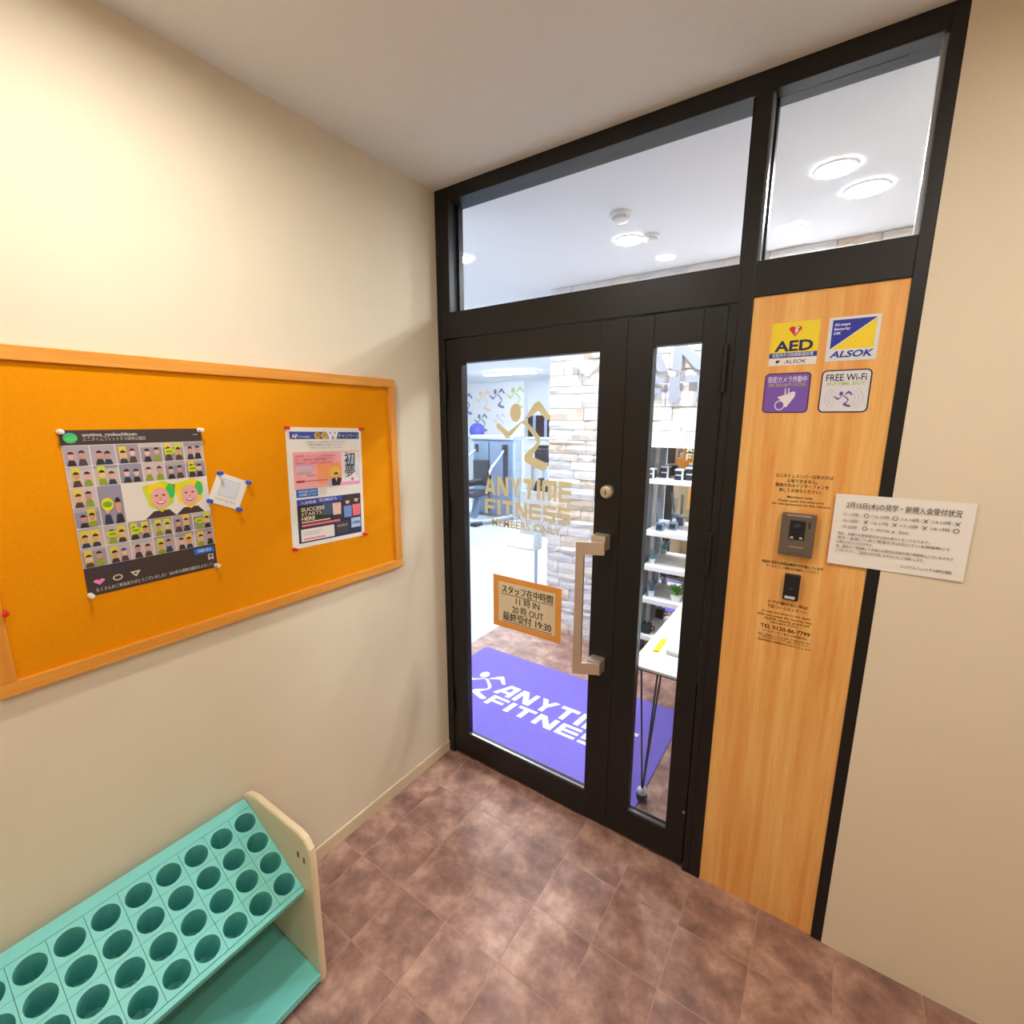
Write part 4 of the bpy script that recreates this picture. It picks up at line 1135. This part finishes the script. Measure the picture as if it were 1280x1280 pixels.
p.text('手指の消毒に', 0, .06, .035, (180, 186, 200), w=.22, align='C'); p.text('ご協力ください', 0, -.0, .035, (176, 182, 198), w=.24, align='C', bold=.01); p.text('お願いします', 0, -.10, .03, (196, 200, 210), w=.20, align='C')
p.build('lettering', sn)

# training machines
M_shroud = mat('blue_grey_panel', (120, 142, 170), 0.45); M_mgrey = mat('silver_frame_paint', (186, 200, 214), 0.4, metal=.2); M_pad = mat('dark_pad', (58, 66, 80), 0.6); M_grip = mat('black_grip', (36, 40, 48), 0.6)
def chest_press(x, y, label):
    t = thing('chest_press_machine', (x, y, 0), label, 'gym machine', 'training machines')
    MB().box(x - .44, x + .44, y + .35, y + .60, 0.05, 1.42).build('weight_shroud', M_shroud, t, bevel=.02)
    MB().box(x - .08, x - .065, y + .342, y + .35, .1, 1.36).build('shroud_seam', M_grip, t)
    MB().box(x + .24, x + .34, y + .338, y + .35, .5, 1.32).build('shroud_window', M_pad, t)
    MB().box(x - .48, x + .48, y + .32, y + .64, 1.40, 1.48).build('top_cap', M_mgrey, t, bevel=.02)
    for s in (-1, 1):
        MB().box(x + s * .46 - .03, x + s * .46 + .03, y + .36, y + .58, 0, 1.42).build('upright', M_mgrey, t, bevel=.01)
        MB().tube([(x + s * .30, y + .30, 1.24), (x + s * .34, y + .1, 1.12), (x + s * .40, y - .2, .98), (x + s * .42, y - .34, .84)], .020, 10).build('press_arm', M_mgrey, t, smooth=True)
        MB().cyl((x + s * .42, y - .34, .76), (x + s * .42, y - .34, .92), .022, n=12).build('hand_grip', M_grip, t, smooth=True)
        MB().cyl((x + s * .30, y + .28, 1.18), (x + s * .30, y + .28, 1.32), .03, n=12).build('pivot', M_grip, t, smooth=True)
    MB().box(x - .16, x + .16, y - .02, y + .09, .62, 1.08).build('back_pad', M_pad, t, bevel=.03, seg=3)
    MB().box(x - .18, x + .18, y - .42, y + .02, .46, .56).build('seat', M_pad, t, bevel=.03, seg=3)
    MB().hexa([(x - .05, y - .25, .08), (x + .05, y - .25, .08), (x + .05, y - .15, .08), (x - .05, y - .15, .08), (x - .05, y - .1, .48), (x + .05, y - .1, .48), (x + .05, y, .48), (x - .05, y, .48)]).build('seat_post', M_shroud, t, bevel=.008)
    MB().tube([(x - .42, y + .40, .06), (x - .30, y - .2, .06), (x - .12, y - .42, .06), (x + .12, y - .42, .06), (x + .30, y - .2, .06), (x + .42, y + .40, .06)], .035, 10).build('base_frame', M_mgrey, t, smooth=True)
    for s in (-1, 1): MB().box(x + s * .22 - .06, x + s * .22 + .06, y - .50, y - .30, 0, .05).build('foot', M_grip, t, bevel=.01)
    MB().cyl((x - .16, y - .36, .66), (x + .22, y - .20, .74), .055, n=16).build('roller_pad', M_grip, t, smooth=True)
    return t
chest_press(-3.50, 4.75, 'blue grey chest press machine with dark pads before the runner mural')
def leg_machine(x, y, label):
    t = thing('leg_press_machine', (x, y, 0), label, 'gym machine', 'training machines')
    MB().box(x - .16, x + .20, y + .1, y + .45, .04, 1.05).build('weight_shroud', M_shroud, t, bevel=.02)
    MB().hexa([(x - .30, y - .1, .60), (x + .10, y - .1, .60), (x + .10, y, .56), (x - .30, y, .56), (x - .30, y + .12, 1.10), (x + .10, y + .12, 1.10), (x + .10, y + .20, 1.06), (x - .30, y + .20, 1.06)]).build('back_pad', M_pad, t, bevel=.02)
    MB().box(x - .34, x + .14, y - .50, y - .05, .46, .56).build('seat', M_pad, t, bevel=.03)
    MB().tube([(x - .3, y - .5, .08), (x - .3, y + .4, .08)], .04, 10).tube([(x + .1, y - .5, .08), (x + .1, y + .4, .08)], .04, 10).tube([(x - .3, y - .45, .08), (x - .1, y - .3, .48)], .035, 10).build('base_frame', M_mgrey, t, smooth=True)
    MB().tube([(x - .35, y - .05, .9), (x - .55, y - .35, .62), (x - .52, y - .55, .56)], .020, 10).build('side_handle', M_mgrey, t, smooth=True)
    MB().cyl((x - .50, y - .62, .30), (x - .1, y - .62, .30), .055, n=14).build('roller_pad', M_grip, t, smooth=True)
    return t
def bike(x, y, label):
    t = thing('exercise_bike', (x, y, 0), label, 'exercise bike', 'exercise bikes')
    MB().cyl((x - .05, y - .30, .34), (x + .05, y - .30, .34), .26, n=24).build('wheel_cover', M_grip, t, smooth=True)
    MB().hexa([(x - .05, y - .25, .12), (x + .05, y - .25, .12), (x + .05, y + .45, .12), (x - .05, y + .45, .12), (x - .05, y - .15, .46), (x + .05, y - .15, .46), (x + .05, y + .30, .40), (x - .05, y + .30, .40)]).build('body_shell', M_shroud, t, bevel=.02)
    MB().cyl((x, y + .30, .38), (x, y + .36, .80), .028, n=12).build('seat_post', M_mgrey, t, smooth=True)
    MB().prism([(-.10, .12), (-.12, .05), (-.035, -.14), (.035, -.14), (.12, .05), (.10, .12)], (x, y + .37, .80), XA, YA, ZA, .07).build('saddle', M_pad, t, bevel=.02)
    MB().cyl((x, y - .20, .44), (x, y - .30, 1.02), .03, n=12).build('mast', M_mgrey, t, smooth=True)
    MB().tube([(x - .22, y - .10, 1.06), (x - .20, y - .26, 1.00), (x, y - .30, .98), (x + .20, y - .26, 1.00), (x + .22, y - .10, 1.06)], .018, 10).build('handlebar', M_grip, t, smooth=True)
    MB().box(x - .16, x + .16, y - .36, y - .31, 1.02, 1.26).build('console', M_grip, t, bevel=.015)
    MB().box(x - .12, x + .12, y - .309, y - .305, 1.07, 1.22).build('screen', mat('bike_screen', (30, 44, 66), .15), t)
    for yy in (y - .48, y + .45): MB().cyl((x - .26, yy, .03), (x + .26, yy, .03), .03, n=10).build('foot_bar', M_mgrey, t, smooth=True)
    for sd in (-1, 1):
        MB().cyl((x + sd * .06, y + .05, .30), (x + sd * .09, y + .05 + sd * .10, .18), .015, n=8).build('crank', M_mgrey, t, smooth=True)
        MB().box(x + sd * .14 - .05, x + sd * .14 + .05, y + .02 + sd * .10, y + .11 + sd * .10, .165, .19).build('pedal', M_grip, t, bevel=.004)
bike(-2.62, 5.75, 'dark exercise bike closest to the stone wall edge')
bike(-3.25, 6.75, 'dark exercise bike standing behind the chest press machine')
leg_machine(-3.30, 3.35, 'dark padded leg machine nearest the door glass')

# far wall: mural panel, window, ball
mu_ = thing('mural_panel', (-5.95, 8.40, 0), 'white wall panel printed with coloured running figures at the gym end', 'mural')
MB().box(-7.6, -4.965, 8.40, 8.60, 0, GC - .002).build('board', mat('white_mural_board', (244, 246, 248), .6), mu_)
p = Print2D((0, 8.40, 0), XA, ZA, -YA, lift=.002)
for (x, z, s_, col) in ((-6.27, 2.36, .56, (250, 226, 190)), (-5.80, 2.40, .52, (140, 134, 170)), (-5.24, 2.42, .56, (196, 226, 156)), (-6.34, 1.78, .48, (120, 146, 140)), (-5.74, 1.80, .44, (220, 220, 230)), (-5.28, 1.20, .42, (190, 190, 204)), (-6.9, 2.3, .6, (150, 130, 200))):
    for q in RUNNER: p.poly([(x + a * s_, z + b * s_) for a, b in q], col)
p.build('runners', mu_)
gw = thing('window_3', (-4.7, 8.6, 1.33), 'dark gym window with pale mullions beside the mural', kind='structure')
MB().box(-4.955, -3.4, 8.585, 8.599, 1.33, 1.86).build('pane', mat('dark_window', (40, 38, 46), .15), gw)
for x in (-4.80, -4.47, -4.1, -3.75): MB().box(x, x + .08, 8.565, 8.584, 1.33, 1.86).build('mullion', mat('pale_mullion', (150, 172, 206), .5), gw)
MB().box(-4.96, -3.4, 8.53, 8.60, 1.27, 1.33).build('sill', M_white, gw, bevel=.005)
ct = thing('white_cabinet', (-5.12, 8.24, 0), 'white cabinet with two black knobs in front of the mural', 'cabinet')
MB().box(-5.52, -4.72, 8.10, 8.39, .02, .96).build('body', M_white, ct, bevel=.005)
for x, xk in ((-5.515, -5.345), (-5.115, -5.225)):
    x0, x1 = (x, -5.287) if x < -5.3 else (-5.283, -4.725)
    d_ = MB().box(x0, x1, 8.085, 8.0995, .06, .94).build('door', M_white, ct, bevel=.003)
    MB().cyl((xk, 8.085, .80), (xk, 8.06, .80), .034, n=14).build('knob', M_grip, d_, smooth=True)
rk = thing('ball_rack', (-5.8, 7.6, 0), 'slim grey rack holding the blue exercise ball', 'rack')
for x in (-6.12, -5.48): MB().cyl((x, 7.6, 0), (x, 7.6, 1.34), .02, n=10).build('post', M_mgrey, rk, smooth=True)
MB().tube([(-6.12, 7.48, 1.31), (-5.48, 7.48, 1.31)], .018, 10).build('rail', M_mgrey, rk, smooth=True)
MB().tube([(-6.12, 7.72, 1.31), (-5.48, 7.72, 1.31)], .018, 10).build('rail', M_mgrey, rk, smooth=True)
for x in (-6.12, -5.48): MB().tube([(x, 7.46, 1.31), (x, 7.74, 1.31)], .018, 10).build('bracket', M_mgrey, rk, smooth=True)
bl = MB().sphere((-5.83, 7.6, 1.486), .19, 24, 14).build('exercise_ball', mat('blue_ball', (92, 96, 224), .4), smooth=True)
tag(bl, 'round blue exercise ball on the rack in front of the mural', 'exercise ball')
